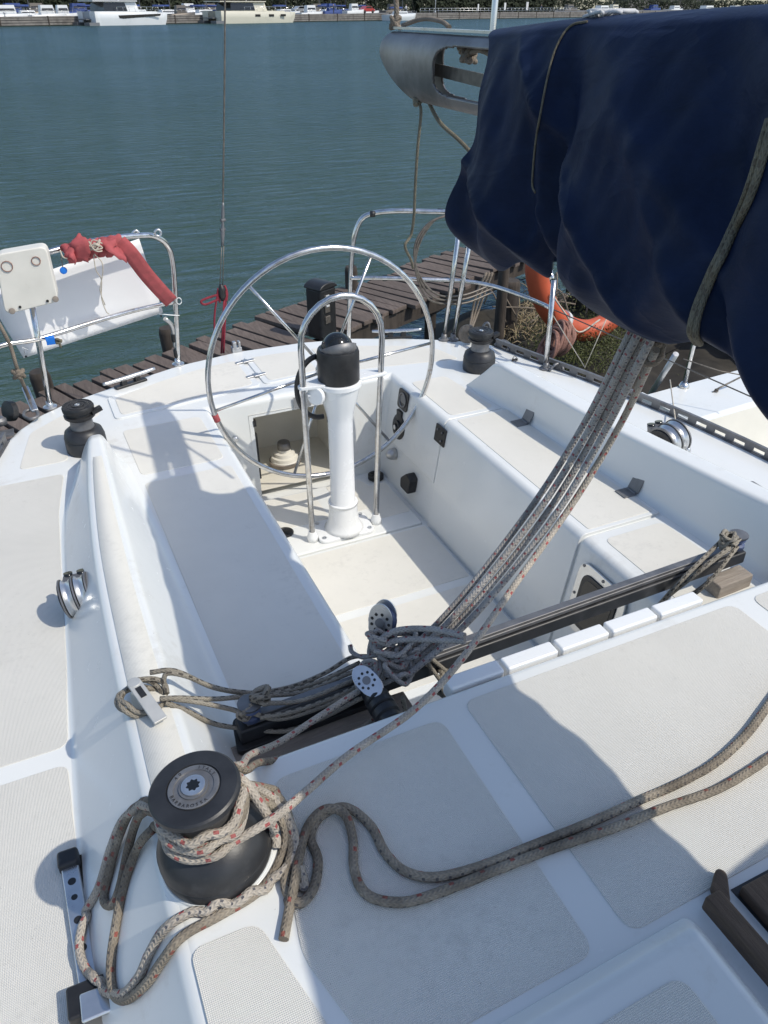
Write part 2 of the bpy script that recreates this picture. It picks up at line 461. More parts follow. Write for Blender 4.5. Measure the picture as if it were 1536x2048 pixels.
M['cord'] = rope_mat('khaki_cord', (.26, .235, .175), (.10, .09, .07, .4), (.12, .10, .08), .03, .3, None)
M['thincord'] = simple('pale_string', (.50, .45, .37), .85, 0, .2, 60)
M['line'] = rope_mat('red_fleck_rope', (.60, .535, .455), (.20, .17, .14, .35), (.36, .045, .055), .052, .16, (.06, .07, .10))
M['sheet'] = rope_mat('grey_red_fleck_rope', (.55, .52, .49), (.17, .155, .14, .55), (.30, .035, .05), .044, .13, (.07, .08, .12))
M['dirty'] = rope_mat('dirty_rope', (.47, .405, .32), (.11, .09, .07, .75), (.34, .07, .055), .058, .15, (.05, .055, .07), .5)
M['trav'] = rope_mat('black_fleck_rope', (.44, .40, .33), (.16, .14, .115, .5), (.022, .02, .02), .024, .45, None)
M['oldrope'] = rope_mat('old_mooring_rope', (.36, .30, .24), (.12, .10, .08, .6), (.2, .15, .11), .05, .2, None)
M['rustrope'] = simple('rusty_rope', (.25, .13, .10), .9, 0, .3, 60, .4, 300)
M['mud'] = simple('dark_mud', (.030, .026, .020), .8, 0, .5, 6, .6, 30)
M['water'] = water()
M['darkwood'] = simple('black_wet_timber', (.014, .012, .010), .8, 0, .4, 8, .4, 60)
M['satin'] = simple('matte_aluminium', (.52, .52, .50), .45, .35, .08, 25)
M['glass'] = simple('dark_glass', (.012, .014, .016), .12, 0, .2, 5)
M['leaf'] = simple('weed_leaf', (.075, .085, .022), .7, 0, .5, 3)
M['dry'] = simple('dry_reed', (.30, .24, .15), .85, 0, .3, 12)
M['bush'] = simple('bush_leaf', (.022, .030, .014), .9, 0, .2, 1)
M['concrete'] = simple('quay_concrete', (.12, .115, .11), .85, 0, .15, 2, .3, 20)
M['quaywood'] = wood('quay_timber', (.15, .135, .12), (.30, .275, .25), (.6, .6, 8), .85)
M['hullw'] = simple('boat_white', (.62, .63, .63), .3, 0, .03, .5)
M['hullc'] = simple('boat_cream', (.56, .53, .43), .3, 0, .03, .5)
M['bluecov'] = simple('blue_cover', (.03, .06, .20), .7, 0, .25, 2)
M['carred'] = simple('red_car_paint', (.35, .02, .02), .3, 0, .1, 2, coat=.4)
M['carsilver'] = simple('silver_car_paint', (.42, .43, .44), .3, .4, .1, 2, coat=.4)
M['wallbeige'] = simple('beige_wall', (.40, .35, .29), .9, 0, .12, .6)
M['skin'] = simple('skin', (.42, .27, .20), .6, 0, .1, 5)
M['cloth1'] = simple('dark_cloth', (.05, .06, .10), .85, 0, .2, 5)
M['cloth2'] = simple('pale_cloth', (.55, .55, .55), .85, 0, .1, 5)
# ------------------------------------------------------------------ the sailing yacht (hull, deck, cockpit)
Y = thing('sailing_yacht', 'white sailing yacht with open cockpit, steel steering wheel and cream non-slip deck panels', 'sailboat', (1.045, 1.5, -0.7))
S = 0.5; RT = 0.76; WX0, WX1, WY0, WY1 = 0.600, 1.495, 1.0, 3.165
XC = 1.045
LE = [(-1.4, -.78), (0, -.76), (1, -.68), (2, -.52), (2.6, -.41), (2.95, -.325), (3.2, -.245)]
RE = [(-1.4, 2.64), (0, 2.62), (1.0, 2.57), (1.76, 2.51), (1.94, 2.49), (2.2, 2.45), (2.45, 2.395), (2.69, 2.345), (2.92, 2.275), (3.3, 2.165)]
TR = [(-.245, 3.2), (-.19, 3.30), (-.10, 3.41), (.0, 3.482), (.224, 3.586), (.589, 3.725), (.921, 3.784), (1.246, 3.768), (1.512, 3.711), (1.758, 3.60), (1.968, 3.478), (2.09, 3.385), (2.165, 3.30)]
outer = [(x, y) for (y, x) in RE][::1]            # right side going aft
outer += TR[::-1][1:] + [(x, y) for (y, x) in LE[::-1]][1:]
def deck_mesh():
    bm = bmesh.new()
    ov = [bm.verts.new((x, y, S)) for x, y in outer]
    hole = [(WX0, WY0), (WX1, WY0), (WX1, WY1), (WX0, WY1)]
    hv = [bm.verts.new((x, y, S)) for x, y in hole]
    eds = [bm.edges.new((ov[i], ov[(i + 1) % len(ov)])) for i in range(len(ov))]
    eds += [bm.edges.new((hv[i], hv[(i + 1) % 4])) for i in range(4)]
    bmesh.ops.triangle_fill(bm, edges=eds, use_beauty=True)
    # walls of the cockpit well
    lv = [bm.verts.new(p) for p in ((.66, WY0 + .0, -.03), (1.42, WY0, -.03), (1.42, 3.135, -.03), (.66, 3.135, -.03))]
    bm.faces.new((hv[0], lv[0], lv[1], hv[1])); bm.faces.new((hv[1], lv[1], lv[2], hv[2])); bm.faces.new((hv[3], lv[3], lv[0], hv[0]))
    def aw(x, z): 
        t = (S - z) / (S + .03); return bm.verts.new((x, lerp(WY1, 3.135, t), z))
    oL, oR, oT, oB = .795, 1.225, .415, -.03
    n = [aw(oR, oB), aw(oR, oT), aw(oL, oT), aw(oL, oB)]
    bm.faces.new([hv[2], lv[2]] + n + [lv[3], hv[3]])
    # rim rolls over to the hull
    rv = [bm.verts.new((XC + (x - XC) * 1.004, 1.2 + (y - 1.2) * 1.004, S - .05)) for x, y in outer]
    for i in range(len(ov)):
        j = (i + 1) % len(ov); bm.faces.new((ov[i], rv[i], rv[j], ov[j]))
    bmesh.ops.recalc_face_normals(bm, faces=bm.faces)
    if max(bm.faces, key=lambda f: f.calc_center_median().z).normal.z < 0: bmesh.ops.reverse_faces(bm, faces=bm.faces)
    me = bpy.data.meshes.new('deck'); bm.to_mesh(me); bm.free(); me.materials.append(M['gel'])
    o = bpy.data.objects.new('deck', me); COL.objects.link(o); WM[o.name] = Matrix.Identity(4); attach(o, Y)
    for p in me.polygons: p.use_smooth = True
    b = o.modifiers.new('bevel', 'BEVEL'); b.width = .027; b.segments = 5; b.limit_method = 'ANGLE'; b.angle_limit = R(40)
    o.modifiers.new('wn', 'WEIGHTED_NORMAL')
    return o
deck = deck_mesh()
# hull sides and transom below the deck rim
h = MB(); rows = []
for z, k in ((S - .045, 1.0035), (S - .25, 1.0), (.0, .97), (-.4, .90), (-.75, .80)):
    rows.append([Vector((XC + (x - XC) * k, 1.2 + (y - 1.2) * (1 - (S - z) * .06) * (k * .3 + .7), z)) for x, y in outer])
h.grid(rows, closed=True); h.build('hull', M['gel'], Y)

# aft well wall: locker under the aft deck with the rudder head
b = MB()
bx0, bx1, by1, bz1 = .775, 1.245, 3.56, .43
b.add([(bx0, 3.14, .03), (bx1, 3.14, .03), (bx1, by1, .03), (bx0, by1, .03), (bx0, 3.158, bz1), (bx1, 3.158, bz1), (bx1, by1, bz1), (bx0, by1, bz1)],
      [(0, 1, 2, 3), (1, 5, 6, 2), (2, 6, 7, 3), (3, 7, 4, 0), (4, 7, 6, 5)])
box = b.build('locker_recess', M['cream'], Y)
b = MB(); b.lathe([(.074, .03), (.074, .052), (.070, .055), (.068, .072), (.055, .075), (.052, .092), (.034, .096), (.031, .140), (.028, .145), (0, .145)], (.99, 3.36, .002), 32)
rh = b.build('rudder_head', M['oldwhite'], Y)
b = MB(); b.lathe([(.080, .028), (.081, .046), (.0, .046)], (.99, 3.36, .004), 28); b.build('base_ring', M['greywood'], rh)
b = MB(); b.lathe([(.0335, .108), (.0320, .142), (.0295, .147), (.0, .148)], (.99, 3.36, .003), 24); b.build('cap', M['dalu'], rh)
b = MB(); b.box((.800, 3.165, .26), (.012, .02, .14)); b.box((.800, 3.165, .14), (.012, .02, .10)); b.box((.80, 3.165, .385), (.014, .02, .03)); b.build_each('edge_seal', M['black'], Y)
b = MB(); b.box((1.236, 3.32, .29), (.008, .10, .17)); b.build('vent_slot', M['black'], Y, bevel=.003)
b = MB(); b.box((1.035, 3.153, .452), (.085, .004, .06)); b.build('name_plate', M['alu'], Y, bevel=.0015)
b = MB(); b.lathe([(.014, 0), (.014, .008), (.009, .014), (.005, .014)], (.70, 3.150, .33), 16, axis=(0, -1, .06)); b.build('wall_fitting', M['galu'], Y)
b = MB(); b.lathe([(.011, 0), (.011, .01), (.0, .012)], (1.16, 3.150, .425), 16, axis=(0, -1, .06)); b.build('wall_button', M['alu'], Y)

# cockpit floor and its raised panels
b = MB(); b.box((1.04, 2.2, -.02), (.80, 2.45, .03)); b.build('cockpit_floor', M['gel'], Y)
def panel(name, poly, z, mat, parent, r=.02, th=.0020, label=None):
    m = MB(); m.prism(ccw(round_poly(poly, r)), z - .004, z + th)
    o = m.build(name, mat, parent, bevel=.0014, seg=2)
    if label: o['label'] = label
    return o
def raised(name, poly, z0, z1, mat=None, r=.025, bev=.008):
    m = MB(); m.prism(ccw(round_poly(poly, r)), z0, z1); return m.build(name, mat or M['gel'], Y, bevel=bev, seg=3)
raised('floor_hatch', [(.70, 1.02), (1.395, 1.02), (1.395, 2.575), (.70, 2.575)], -.02, .018, r=.015)
raised('floor_board', [(.70, 2.592), (1.395, 2.592), (1.395, 3.0), (1.31, 3.0), (1.29, 3.08), (.70, 3.08)], -.02, .014, r=.02)
panel('floor_tread', [(.72, 2.15), (1.385, 2.15), (1.385, 2.555), (.72, 2.555)], .018, M['skid'], Y, r=.008)
panel('floor_tread', [(.72, 1.68), (1.385, 1.68), (1.385, 2.105), (.72, 2.105)], .018, M['skid'], Y, r=.008)
panel('floor_tread', [(.72, 1.05), (1.385, 1.05), (1.385, 1.64), (.72, 1.64)], .018, M['skid'], Y, r=.008)
panel('floor_tread', [(1.21, 2.70), (1.385, 2.70), (1.385, 2.985), (1.30, 2.985), (1.275, 3.065), (1.10, 3.065), (1.10, 2.80), (1.21, 2.80)], .014, M['skid'], Y, r=.01)
panel('floor_tread', [(.72, 2.80), (1.02, 2.80), (1.02, 3.065), (.72, 3.065)], .014, M['skid'], Y, r=.01)
for cx, cy in ((1.372, 3.068), (.79, 2.775)):
    d = MB(); d.lathe([(.040, .0), (.040, .019), (.032, .022), (.030, .017)], (cx, cy, .0), 24)
    d.lathe([(.0, .0175), (.012, .0185), (.012, .016)], (cx, cy, .0), 12)
    for k in range(6):
        a = k * math.pi / 3; d.bar((cx, cy, .0175), (cx + .031 * math.cos(a), cy + .031 * math.sin(a), .0175), .005, .004)
    dr = d.build('floor_drain', M['black'], Y)
    d = MB(); d.lathe([(.030, .0155), (.0, .0155)], (cx, cy, .0), 20); d.build('drain_hole', M['glass'], dr)

# seat lockers
def lid_profile(y0, y1, x0, x1, zdrop, t=.012):
    """L shaped locker lid: top of the bench wrapping down its front"""
    rows = []; rr = .03; pts = []
    def wallx(z): return lerp(WX1, 1.42, (S - z) / (S + .03))
    pts.append((wallx(zdrop) + .004, zdrop)); pts.append((wallx(zdrop) - t * .7, zdrop + .002)); pts.append((wallx(zdrop + .02) - t * .75, zdrop + .02))
    pts.append((wallx(S - .045) - t * .8, S - .045))
    for k in range(1, 8):
        a = math.pi * (1 - k / 16.0); a = math.pi - (math.pi / 2) * k / 7
        pts.append((WX1 + rr - t * .8 + rr * math.cos(a), S - rr + t + rr * math.sin(a)))
    pts.append((x1 - .004, S + t)); pts.append((x1, S + t - .004)); pts.append((x1, S - .004))
    m = MB(); n = len(pts)
    m.add([Vector((p[0], y0, p[1])) for p in pts] + [Vector((p[0], y1, p[1])) for p in pts],
          [(i, i + 1, n + i + 1, n + i) for i in range(n - 1)] + [list(range(n)), list(range(n, 2 * n))[::-1]])
    return m.build('locker_lid', M['gel'], Y, bevel=.004, seg=2, angle=30)
lid_profile(1.648, 2.592, WX1, 1.832, -.02)
lid_profile(1.03, 1.636, WX1, 1.848, -.025, .008)
lid_profile(2.604, 3.04, WX1, 1.79, .20, .009)
tread = lambda poly, z, r=.02, m='skid', nm='non_slip_panel': panel(nm, poly, z, M[m], Y, r)
tread([(1.535, 1.665), (1.815, 1.665), (1.785, 2.575), (1.535, 2.575)], S + .012, .012)
tread([(1.55, 1.13), (1.81, 1.13), (1.80, 1.60), (1.55, 1.60)], S + .008, .03)
tread([(1.535, 2.63), (1.755, 2.63), (1.72, 3.02), (1.535, 3.02)], S + .009, .03)
for hy, hx in ((2.435, 1.782), (1.795, 1.822)):
    g = MB(); g.box((hx - .022, hy, S + .0165), (.055, .055, .004)); g.box((hx + .022, hy, S + .047), (.004, .055, .062), Matrix.Rotation(R(24), 3, 'Y'))
    g.lathe([(.006, -.022), (.006, .022)], (hx + .004, hy, S + .0175), 10, axis=(0, 1, 0))
    for dx in (-.035, -.012): g.lathe([(.005, 0), (.004, .003), (0, .003)], (hx + dx, hy + .008, S + .0155), 8)
    g.build('hinge', M['dalu'], Y, bevel=.001)
# left bench: smooth strips between the non-slip panels
tread([(.235, 1.12), (.555, 1.12), (.555, 2.625), (.222, 2.625)], S, .02)
tread([(.222, 2.69), (.545, 2.69), (.545, 3.10), (.215, 3.10)], S, .03)
# aft deck lids
def arc_y(x): return smooth_interp([(p[0], p[1]) for p in TR], x)
def aft_lid(x0, x1, y0, y1a, nm):
    poly = [(x0, y0), (x1, y1a)] + [(lerp(x1, x0, k / 8), arc_y(lerp(x1, x0, k / 8)) - .115) for k in range(9)]
    o = raised(nm, poly, S - .004, S + .006, r=.03, bev=.003)
    inn = [(x0 + .03, y0 + .028), (x1 - .03, y1a + .022)] + [(lerp(x1 - .03, x0 + .03, k / 8), arc_y(lerp(x1, x0, k / 8)) - .145) for k in range(9)]
    panel('non_slip_panel', inn, S + .006, M['skid'], Y, .03)
aft_lid(.205, .885, 3.215, 3.30, 'aft_locker_lid'); aft_lid(.905, 1.22, 3.302, 3.33, 'aft_locker_lid')
tread([(1.26, 3.31), (1.90, 3.20), (1.86, 3.37), (1.72, 3.48), (1.50, 3.58), (1.26, 3.645)], S, .03)
tread([(-.20, 2.93), (-.02, 2.93), (.0, 3.2), (.15, 3.3), (.16, 3.42), (.0, 3.36), (-.14, 3.24)], S, .03)
for hx, hy in ((.895, 3.60), (.895, 3.41)):
    g = MB(); rz = Matrix.Rotation(R(8), 3, 'Z')
    g.box((hx, hy, S + .0105), (.10, .022, .005), rz); g.box((hx, hy, S + .011), (.03, .034, .008), rz)
    g.build('hinge', M['alu'], Y, bevel=.002)

# coamings along both sides of the cockpit
def coaming(side):
    if side < 0:
        ib = [(.9, .215), (1.5, .212), (2.3, .19), (2.75, .165), (2.97, .155)]
        it = [(.9, .082), (1.7, .084), (2.0, .09), (2.4, .103), (2.74, .117), (2.97, .125)]
        ot = [(.9, -.026), (1.55, -.02), (1.95, -.007), (2.28, .018), (2.6, .052), (2.75, .072), (2.97, .088)]
        ob = [(.9, -.195), (1.47, -.158), (2.03, -.118), (2.5, -.075), (2.75, -.01), (2.97, .04)]
    else:
        ib = [(.9, 1.86), (1.25, 1.86), (1.62, 1.846), (2.55, 1.80), (2.9, 1.755), (3.0, 1.745)]
        it = [(.9, 1.965), (1.36, 1.925), (1.645, 1.89), (2.17, 1.828), (2.71, 1.802), (3.0, 1.79)]
        ot = [(.9, 2.045), (1.36, 2.005), (1.72, 1.967), (1.89, 1.947), (2.71, 1.875), (3.0, 1.86)]
        ob = [(.9, 2.20), (1.47, 2.14), (2.03, 2.07), (2.71, 1.975), (3.0, 1.94)]
    ht = [(.9, .7575), (1.05, .75), (1.3, .715), (1.6, .70), (2.0, .69), (2.5, .683), (2.70, .68)]
    ys = [-1.29, -.6, 0, .4, .6, .8] + [.9 + .05 * k for k in range(36)] + [2.70, 2.74, 2.78, 2.82, 2.86, 2.90, 2.94, 2.97]
    ys = sorted(set(round(y, 3) for y in ys if y <= 2.97))
    yt = 2.72 if side > 0 else 2.74; yend = 2.90 if side > 0 else 2.93
    rows = []
    for y in ys:
        a, b_, c, d = (smooth_interp(t, y) for t in (ib, it, ot, ob)); z = smooth_interp(ht, y)
        if y > yt:
            k = max(0, (y - yt) / (yend - yt)); k = min(1, k); k = k if k > .12 else k * k / .12; hr = 1 - k
            z = lerp(S - .004, .68, hr); b_ = lerp(a, b_, hr); c = lerp(d, c, hr)
        hh = z - S; sg = 1 if side < 0 else -1
        prof = []
        def bez(p, q, r, n=5):
            for i in range(n + 1):
                t = i / n; prof.append((p[0] * (1 - t) ** 2 + q[0] * 2 * t * (1 - t) + r[0] * t * t, p[1] * (1 - t) ** 2 + q[1] * 2 * t * (1 - t) + r[1] * t * t))
        f = min(.05, hh * .4 + .001); g = min(.018, hh * .3 + .0005)
        A, B, C, D = (a, S - .002), (b_, z), (c, z), (d, S - .002)
        def along(P, Q, L):
            v = Vector(Q) - Vector(P); return tuple(Vector(P) + v.normalized() * min(L, v.length * .45))
        bez((a + sg * f * .9, S - .002), A, along(A, B, f)); bez(along(B, A, g), B, along(B, C, g)); 
        bez(along(C, B, g), C, along(C, D, g)); bez(along(D, C, .02), D, (d - sg * .02, S - .002))
        rows.append([Vector((p[0], y, p[1])) for p in prof])
    m = MB(); m.grid(rows, flip=(side < 0))
    return m.build('coaming', M['gel'], Y)
coaming(-1); coaming(1)
# non-slip top of the left coaming, laid on its crown
def strip_on(xa, xb, zt, y0, y1, n, m='skid'):
    rows = []
    for k in range(n + 1):
        y = lerp(y0, y1, k / n); a, b_ = xa(y), xb(y); e = .004 if k in (0, n) else 0
        rows.append([Vector((a, y, zt(y) - .004)), Vector((a + .002, y, zt(y) + .0028 - e)), Vector((b_ - .002, y, zt(y) + .0028 - e)), Vector((b_, y, zt(y) - .004))])
    mm = MB(); mm.grid(rows); return mm.build('non_slip_panel', M[m], Y)
htab = [(.9, .757), (1.05, .75), (1.3, .715), (1.6, .70), (2.0, .69), (2.5, .683), (2.70, .68)]
strip_on(lambda y: smooth_interp([(.9, -.012), (1.55, -.004), (1.95, .008), (2.28, .033), (2.6, .066)], y), lambda y: smooth_interp([(.9, .068), (1.7, .070), (2.0, .076), (2.4, .089), (2.6, .096)], y), lambda y: smooth_interp(htab, y), .97, 2.58, 30)
# side deck panels
tread([(-.60, 1.455), (-.172, 1.455), (-.145, 1.75), (-.118, 2.15), (-.09, 2.55), (-.045, 2.83), (-.36, 2.83), (-.45, 2.4), (-.55, 1.9)], S, .03, 'skid2')
tread([(-.72, -.6), (-.215, -.6), (-.20, .6), (-.178, 1.40), (-.61, 1.40), (-.70, .6)], S, .03, 'skid2')

# coachroof
c = MB(); rp = [(-.018, -1.3), (2.03, -1.3), (2.03, 1.012), (-.018, 1.012)]; bp = [(-.165, -1.3), (2.17, -1.3), (2.17, 1.0), (-.165, 1.0)]
c.add([(x, y, S - .02) for x, y in bp] + [(x, y, RT) for x, y in rp], [(3, 2, 1, 0), (4, 5, 6, 7), (0, 1, 5, 4), (1, 2, 6, 5), (2, 3, 7, 6), (3, 0, 4, 7)])
c.build('coachroof', M['gel'], Y, bevel=.02, seg=5)
roof_tread = 'skid2'
tread([(.205, .952), (.570, .950), (.565, .432), (.20, .425), (.145, .62)], RT, .03, roof_tread)
tread([(.634, .972), (1.402, .972), (1.402, .448), (.634, .432)], RT, .03, roof_tread)
tread([(1.46, .972), (1.95, .972), (1.95, .448), (1.46, .448)], RT, .03, roof_tread)
tread([(-.012, .703), (.098, .700), (.150, .50), (.150, -.3), (-.012, -.3)], RT, .025, roof_tread)
# raised hatch surround ahead of the panels, with the companionway opening to its right
c = MB(); zr = RT + .028
c.add([(.19, .412, RT - .002), (.745, .425, RT - .002), (.745, -.9, RT - .002), (.19, -.9, RT - .002), (.215, .372, zr), (.722, .385, zr), (.722, -.9, zr), (.215, -.9, zr)],
      [(3, 2, 1, 0), (4, 5, 6, 7), (0, 1, 5, 4), (1, 2, 6, 5), (2, 3, 7, 6), (3, 0, 4, 7)])
c.build('hatch_surround', M['gel'], Y, bevel=.014, seg=4)
tread([(.27, .333), (.648, .343), (.648, -.6), (.27, -.6)], zr, .03, roof_tread)
c = MB(); c.bar((.785, .420, RT + .010), (.800, -.7, RT + .010), .034, .040); rail = c.build('hatch_rail', M['teak'], Y, bevel=.006, seg=3)
c = MB(); c.prism(ccw(round_poly([(.792, .428), (.832, .455), (.842, .440), (.805, .395)], .012)), RT + .004, RT + .020); c.build('rail_end', M['teak'], rail, bevel=.004)
c = MB()
for k in range(6): c.box((1.30, .365 - k * .094, RT + .008), (.92, .090, .030))
c.build('sliding_hatch', M['teak'], Y, bevel=.004)
c = MB(); c.box((1.31, .10, RT - .002), (.95, .64, .008)); c.build('hatch_groove', M['black'], Y)

# top edges of the wooden washboards against the bulkhead, painted white
for k in range(5):
    m = MB(); m.box((.70 + k * .146, 1.036, .735), (.137, .040, .048)); m.build('washboard_block', M['white'], Y, bevel=.006, seg=3)
m = MB(); m.box((.99, 1.014, .722), (.75, .004, .03)); m.build('washboard_seal', M['teak'], Y)
# bulkhead window in the right bench front
def wallx(z): return lerp(WX1, 1.42, (S - z) / (S + .03))
def on_wall(y, z, off=0): return Vector((wallx(z) - .012 - off, y, z))
def wall_plate(name, poly, mat, th, off, bevel=.002, parent=None):
    m = MB(); nrm = Vector((-1, 0, .14)).normalized()
    P = [on_wall(y, z, off + th) for y, z in poly]
    m.slab(P, nrm, th); return m.build(name, mat, parent or Y, bevel=bevel, recalc=True)
wp = wall_plate('port_light', round_poly([(1.365, .455), (1.60, .455), (1.60, .195), (1.365, .195)], .05, 7), M['galu'], .008, .0)
wall_plate('window_seal', round_poly([(1.395, .425), (1.57, .425), (1.57, .225), (1.395, .225)], .04, 7), M['black'], .010, .003, parent=wp)
wall_plate('window_pane', round_poly([(1.41, .41), (1.555, .41), (1.555, .24), (1.41, .24)], .035, 7), M['glass'], .0112, .003, .001, parent=wp)
m = MB()
for y, z in ((1.385, .44), (1.482, .442), (1.58, .44), (1.588, .325), (1.58, .21), (1.482, .208), (1.385, .21), (1.378, .325)):
    m.lathe([(.006, 0), (.005, .003), (0, .0035)], on_wall(y, z, .008), 8, axis=(-1, 0, .14))
m.build_each('screw', M['dalu'], wp)
# instruments on the right wall near the wheel
i1 = wall_plate('instrument_socket', round_poly([(2.93, .50 - .005), (3.03, .495), (3.03, .40), (2.93, .40)], .02), M['black'], .006, -.004)
m = MB(); m.lathe([(.036, 0), (.036, .006), (.030, .006), (.028, .002), (0, .002)], on_wall(2.98, .447, .0), 24, axis=(-1, 0, .14)); m.build('socket_ring', M['dalu'], i1)
i2 = MB(); i2.lathe([(.062, -.008), (.062, .004), (.056, .008), (.034, .008), (.032, .018), (.018, .018), (.016, .010), (0, .010)], on_wall(2.99, .305, -.006), 28, axis=(-1, 0, .14))
i2.box(on_wall(2.99, .375, 0), (.014, .045, .03)); i2 = i2.build('engine_control', M['black'], Y)
m = MB(); m.lathe([(.012, .010), (.012, .026), (.006, .028)], on_wall(2.99, .305, -.006), 14, axis=(-1, 0, .14)); m.build('control_stud', M['galu'], i2)
i3 = wall_plate('switch_plate', round_poly([(2.56, .50 - .02), (2.65, .48), (2.65, .40), (2.56, .40)], .006), M['black'], .006, -.002)
m = MB()
for y, z in ((2.585, .46), (2.585, .42), (2.625, .46)): m.lathe([(.006, 0), (.005, .006), (0, .006)], on_wall(y, z, .004), 10, axis=(-1, 0, .14))
m.build_each('switch', M['dalu'], i3)
m = MB(); m.lathe([(.030, 0), (.030, .02), (.024, .04), (.012, .052), (0, .054)], on_wall(3.0, .155, -.012), 18, axis=(-1, -.2, .3))
m.build('vent_cowl', M['alu'], Y)
m = MB(); m.prism(round_poly([(2.745, .075), (2.83, .075), (2.84, .12), (2.79, .165), (2.745, .15)], .012), 0, .045)
m.v = [on_wall(v.x, v.y, v.z - .012) for v in m.v]; m.build('corner_bracket', M['black'], Y, bevel=.006, recalc=True)
m = MB(); m.prism(round_poly([(3.02, .05), (3.10, .05), (3.10, .10), (3.02, .10)], .01), 0, .02)
m.v = [Vector((.655 + (S - v.y) * -.0 + v.z, v.x - .08, v.y + .14)) for v in m.v]; m.build('corner_bracket', M['black'], Y, bevel=.004, recalc=True)
m = MB()
for k in range(13):
    a = R(70 + k * 13); 
    m.lathe([(.0035, 0), (.0035, .003), (0, .003)], on_wall(1.98 + .05 * math.cos(a), .17 + .05 * math.sin(a), -.005), 6, axis=(-1, 0, .14))
m.build('finger_notch', M['gel'], Y)
# ------------------------------------------------------------------ steering pedestal and wheel (parts of the yacht)
px, py = 1.043, 2.69
p = MB(); p.prism(ccw(round_poly([(.905, 2.615), (1.165, 2.605), (1.175, 2.775), (.915, 2.785)], .035)), .012, .03)
ped = p.build('steering_pedestal', M['white'], Y, bevel=.006, seg=3)
p = MB(); p.lathe([(.093, .026), (.078, .04), (.069, .075), (.064, .12), (.063, .165), (.057, .168), (.0545, .172), (.0525, .42), (.0525, .565), (.0545, .585), (.060, .612), (.070, .650), (.080, .690), (.087, .722), (.093, .726), (.093, .742), (.085, .746), (0, .746)], (px, py, 0), 40)
p.build('column', M['white'], ped)
p = MB(); p.lathe([(.0655, .157), (.0655, .167), (.058, .169)], (px, py, 0), 36); p.build('column_collar', M['white'], ped)
p = MB(); p.lathe([(.082, .744), (.0845, .75), (.0845, .862), (.080, .876), (.074, .880), (0, .880)], (px, py, 0), 40); p.build('compass_housing', M['black'], ped)
p = MB(); p.lathe([(.064 * math.cos(a), .872 + .066 * math.sin(a)) for a in [k * math.pi / 24 for k in range(12)]] + [(0, .938)], (px, py + .008, 0), 32); p.build('compass_dome', M['glass'], ped)
p = MB(); vis = []
for i in range(10):
    a = R(-200 + i * 220 / 9); vis.append([Vector((px + .075 * math.cos(a), py + .075 * math.sin(a), .876)), Vector((px + .071 * math.cos(a), py + .071 * math.sin(a), .876 + .042 * max(0, -math.sin(a)) + .004))])
p.grid(vis); p.build('compass_visor', M['dalu'], ped, solid=.004)
p = MB()
for sx, xx in ((-1, .885), (1, 1.228)):
    p.prism(ccw(round_poly([(px + sx * .07, py - .045), (xx + sx * .018, 2.662), (xx + sx * .018, 2.694), (px + sx * .07, py + .04)], .012)), .738, .752)
p.build_each('guard_bracket', M['white'], ped, bevel=.003)
g = [Vector((.884, 2.668, .02)), Vector((.885, 2.672, .5)), Vector((.886, 2.675, .90))]
for k in range(1, 12):
    a = math.pi * (1 - k / 12); g.append(Vector((1.057 + .171 * math.cos(a), 2.677, .915 + .172 * math.sin(a))))
g += [Vector((1.229, 2.678, .90)), Vector((1.212, 2.678, .5)), Vector((1.197, 2.678, .02))]
p = MB(); p.tube(g, .0125, 14); p.build('pedestal_guard', M['steel'], ped)
p = MB()
for gx, gy in ((.884, 2.668), (1.197, 2.678)): p.lathe([(.024, .0), (.024, .026), (.020, .034), (.017, .05), (.0135, .05)], (gx, gy, .012), 20)
p.build_each('guard_foot', M['white'], ped)
p = MB()
for fx, fy in ((.93, 2.64), (1.145, 2.632), (1.15, 2.752), (.94, 2.76)): p.lathe([(.0095, 0), (.0095, .004), (.004, .004), (.004, .002), (0, .002)], (fx, fy, .0295), 14)
p.build_each('flange_bolt', M['galu'], ped)
p = MB(); kn = ay(634, 790, py - .02); p.lathe([(.010, 0), (.010, .09)], (px - .055, kn.y + .02, kn.z), 14, axis=(-1, -.15, 0)); p.lathe([(.034, 0), (.038, .005), (.038, .016), (.034, .021), (0, .021)], kn, 28, axis=(-.8, -.75, .1)); p.build('brake_knob', M['white'], ped)
p = MB(); arc = [Vector((px - .06 - .10 * math.sin(R(a)), py + .06, .70 + .135 * math.cos(R(a)))) for a in range(5, 190, 15)]; p.tube(arc, .011, 10, sub=2); p.build('control_cable', M['black'], ped)
p = MB(); p.lathe([(.05, 0), (.05, .05), (.03, .07), (.026, .14), (0, .14)], (px, py + .03, .66), 24, axis=(.05, 1, 0)); p.build('steering_shaft', M['galu'], ped)
# wheel
wc = Vector((1.057, 2.865, .715)); WR = .503
w = MB(); w.tube([wc + Vector((WR * math.cos(a), -.0 * math.sin(a), WR * math.sin(a))) for a in [2 * math.pi * k / 72 for k in range(72)]], .0115, 12, closed=True)
whl = w.build('steering_wheel', M['steel'], Y)
w = MB(); w.lathe([(.045, -.02), (.045, .015), (.03, .03), (.018, .034), (0, .034)], wc, 24, axis=(0, 1, 0)); w.build('wheel_hub', M['galu'], whl)
for tgt in ((503, 577), (742, 514), (866, 685), (782, 886), (588, 950), (430, 822)):
    q = ay(tgt[0], tgt[1], wc.y); d = (q - wc); d.y = 0; d.normalize()
    w = MB(); w.tube([wc + d * .03 + Vector((0, .0, 0)), wc + d * (WR - .004)], .0065, 10); w.build('spoke', M['steel'], whl)
q = ay(432, 828, wc.y); a0 = math.atan2(q.z - wc.z, q.x - wc.x)
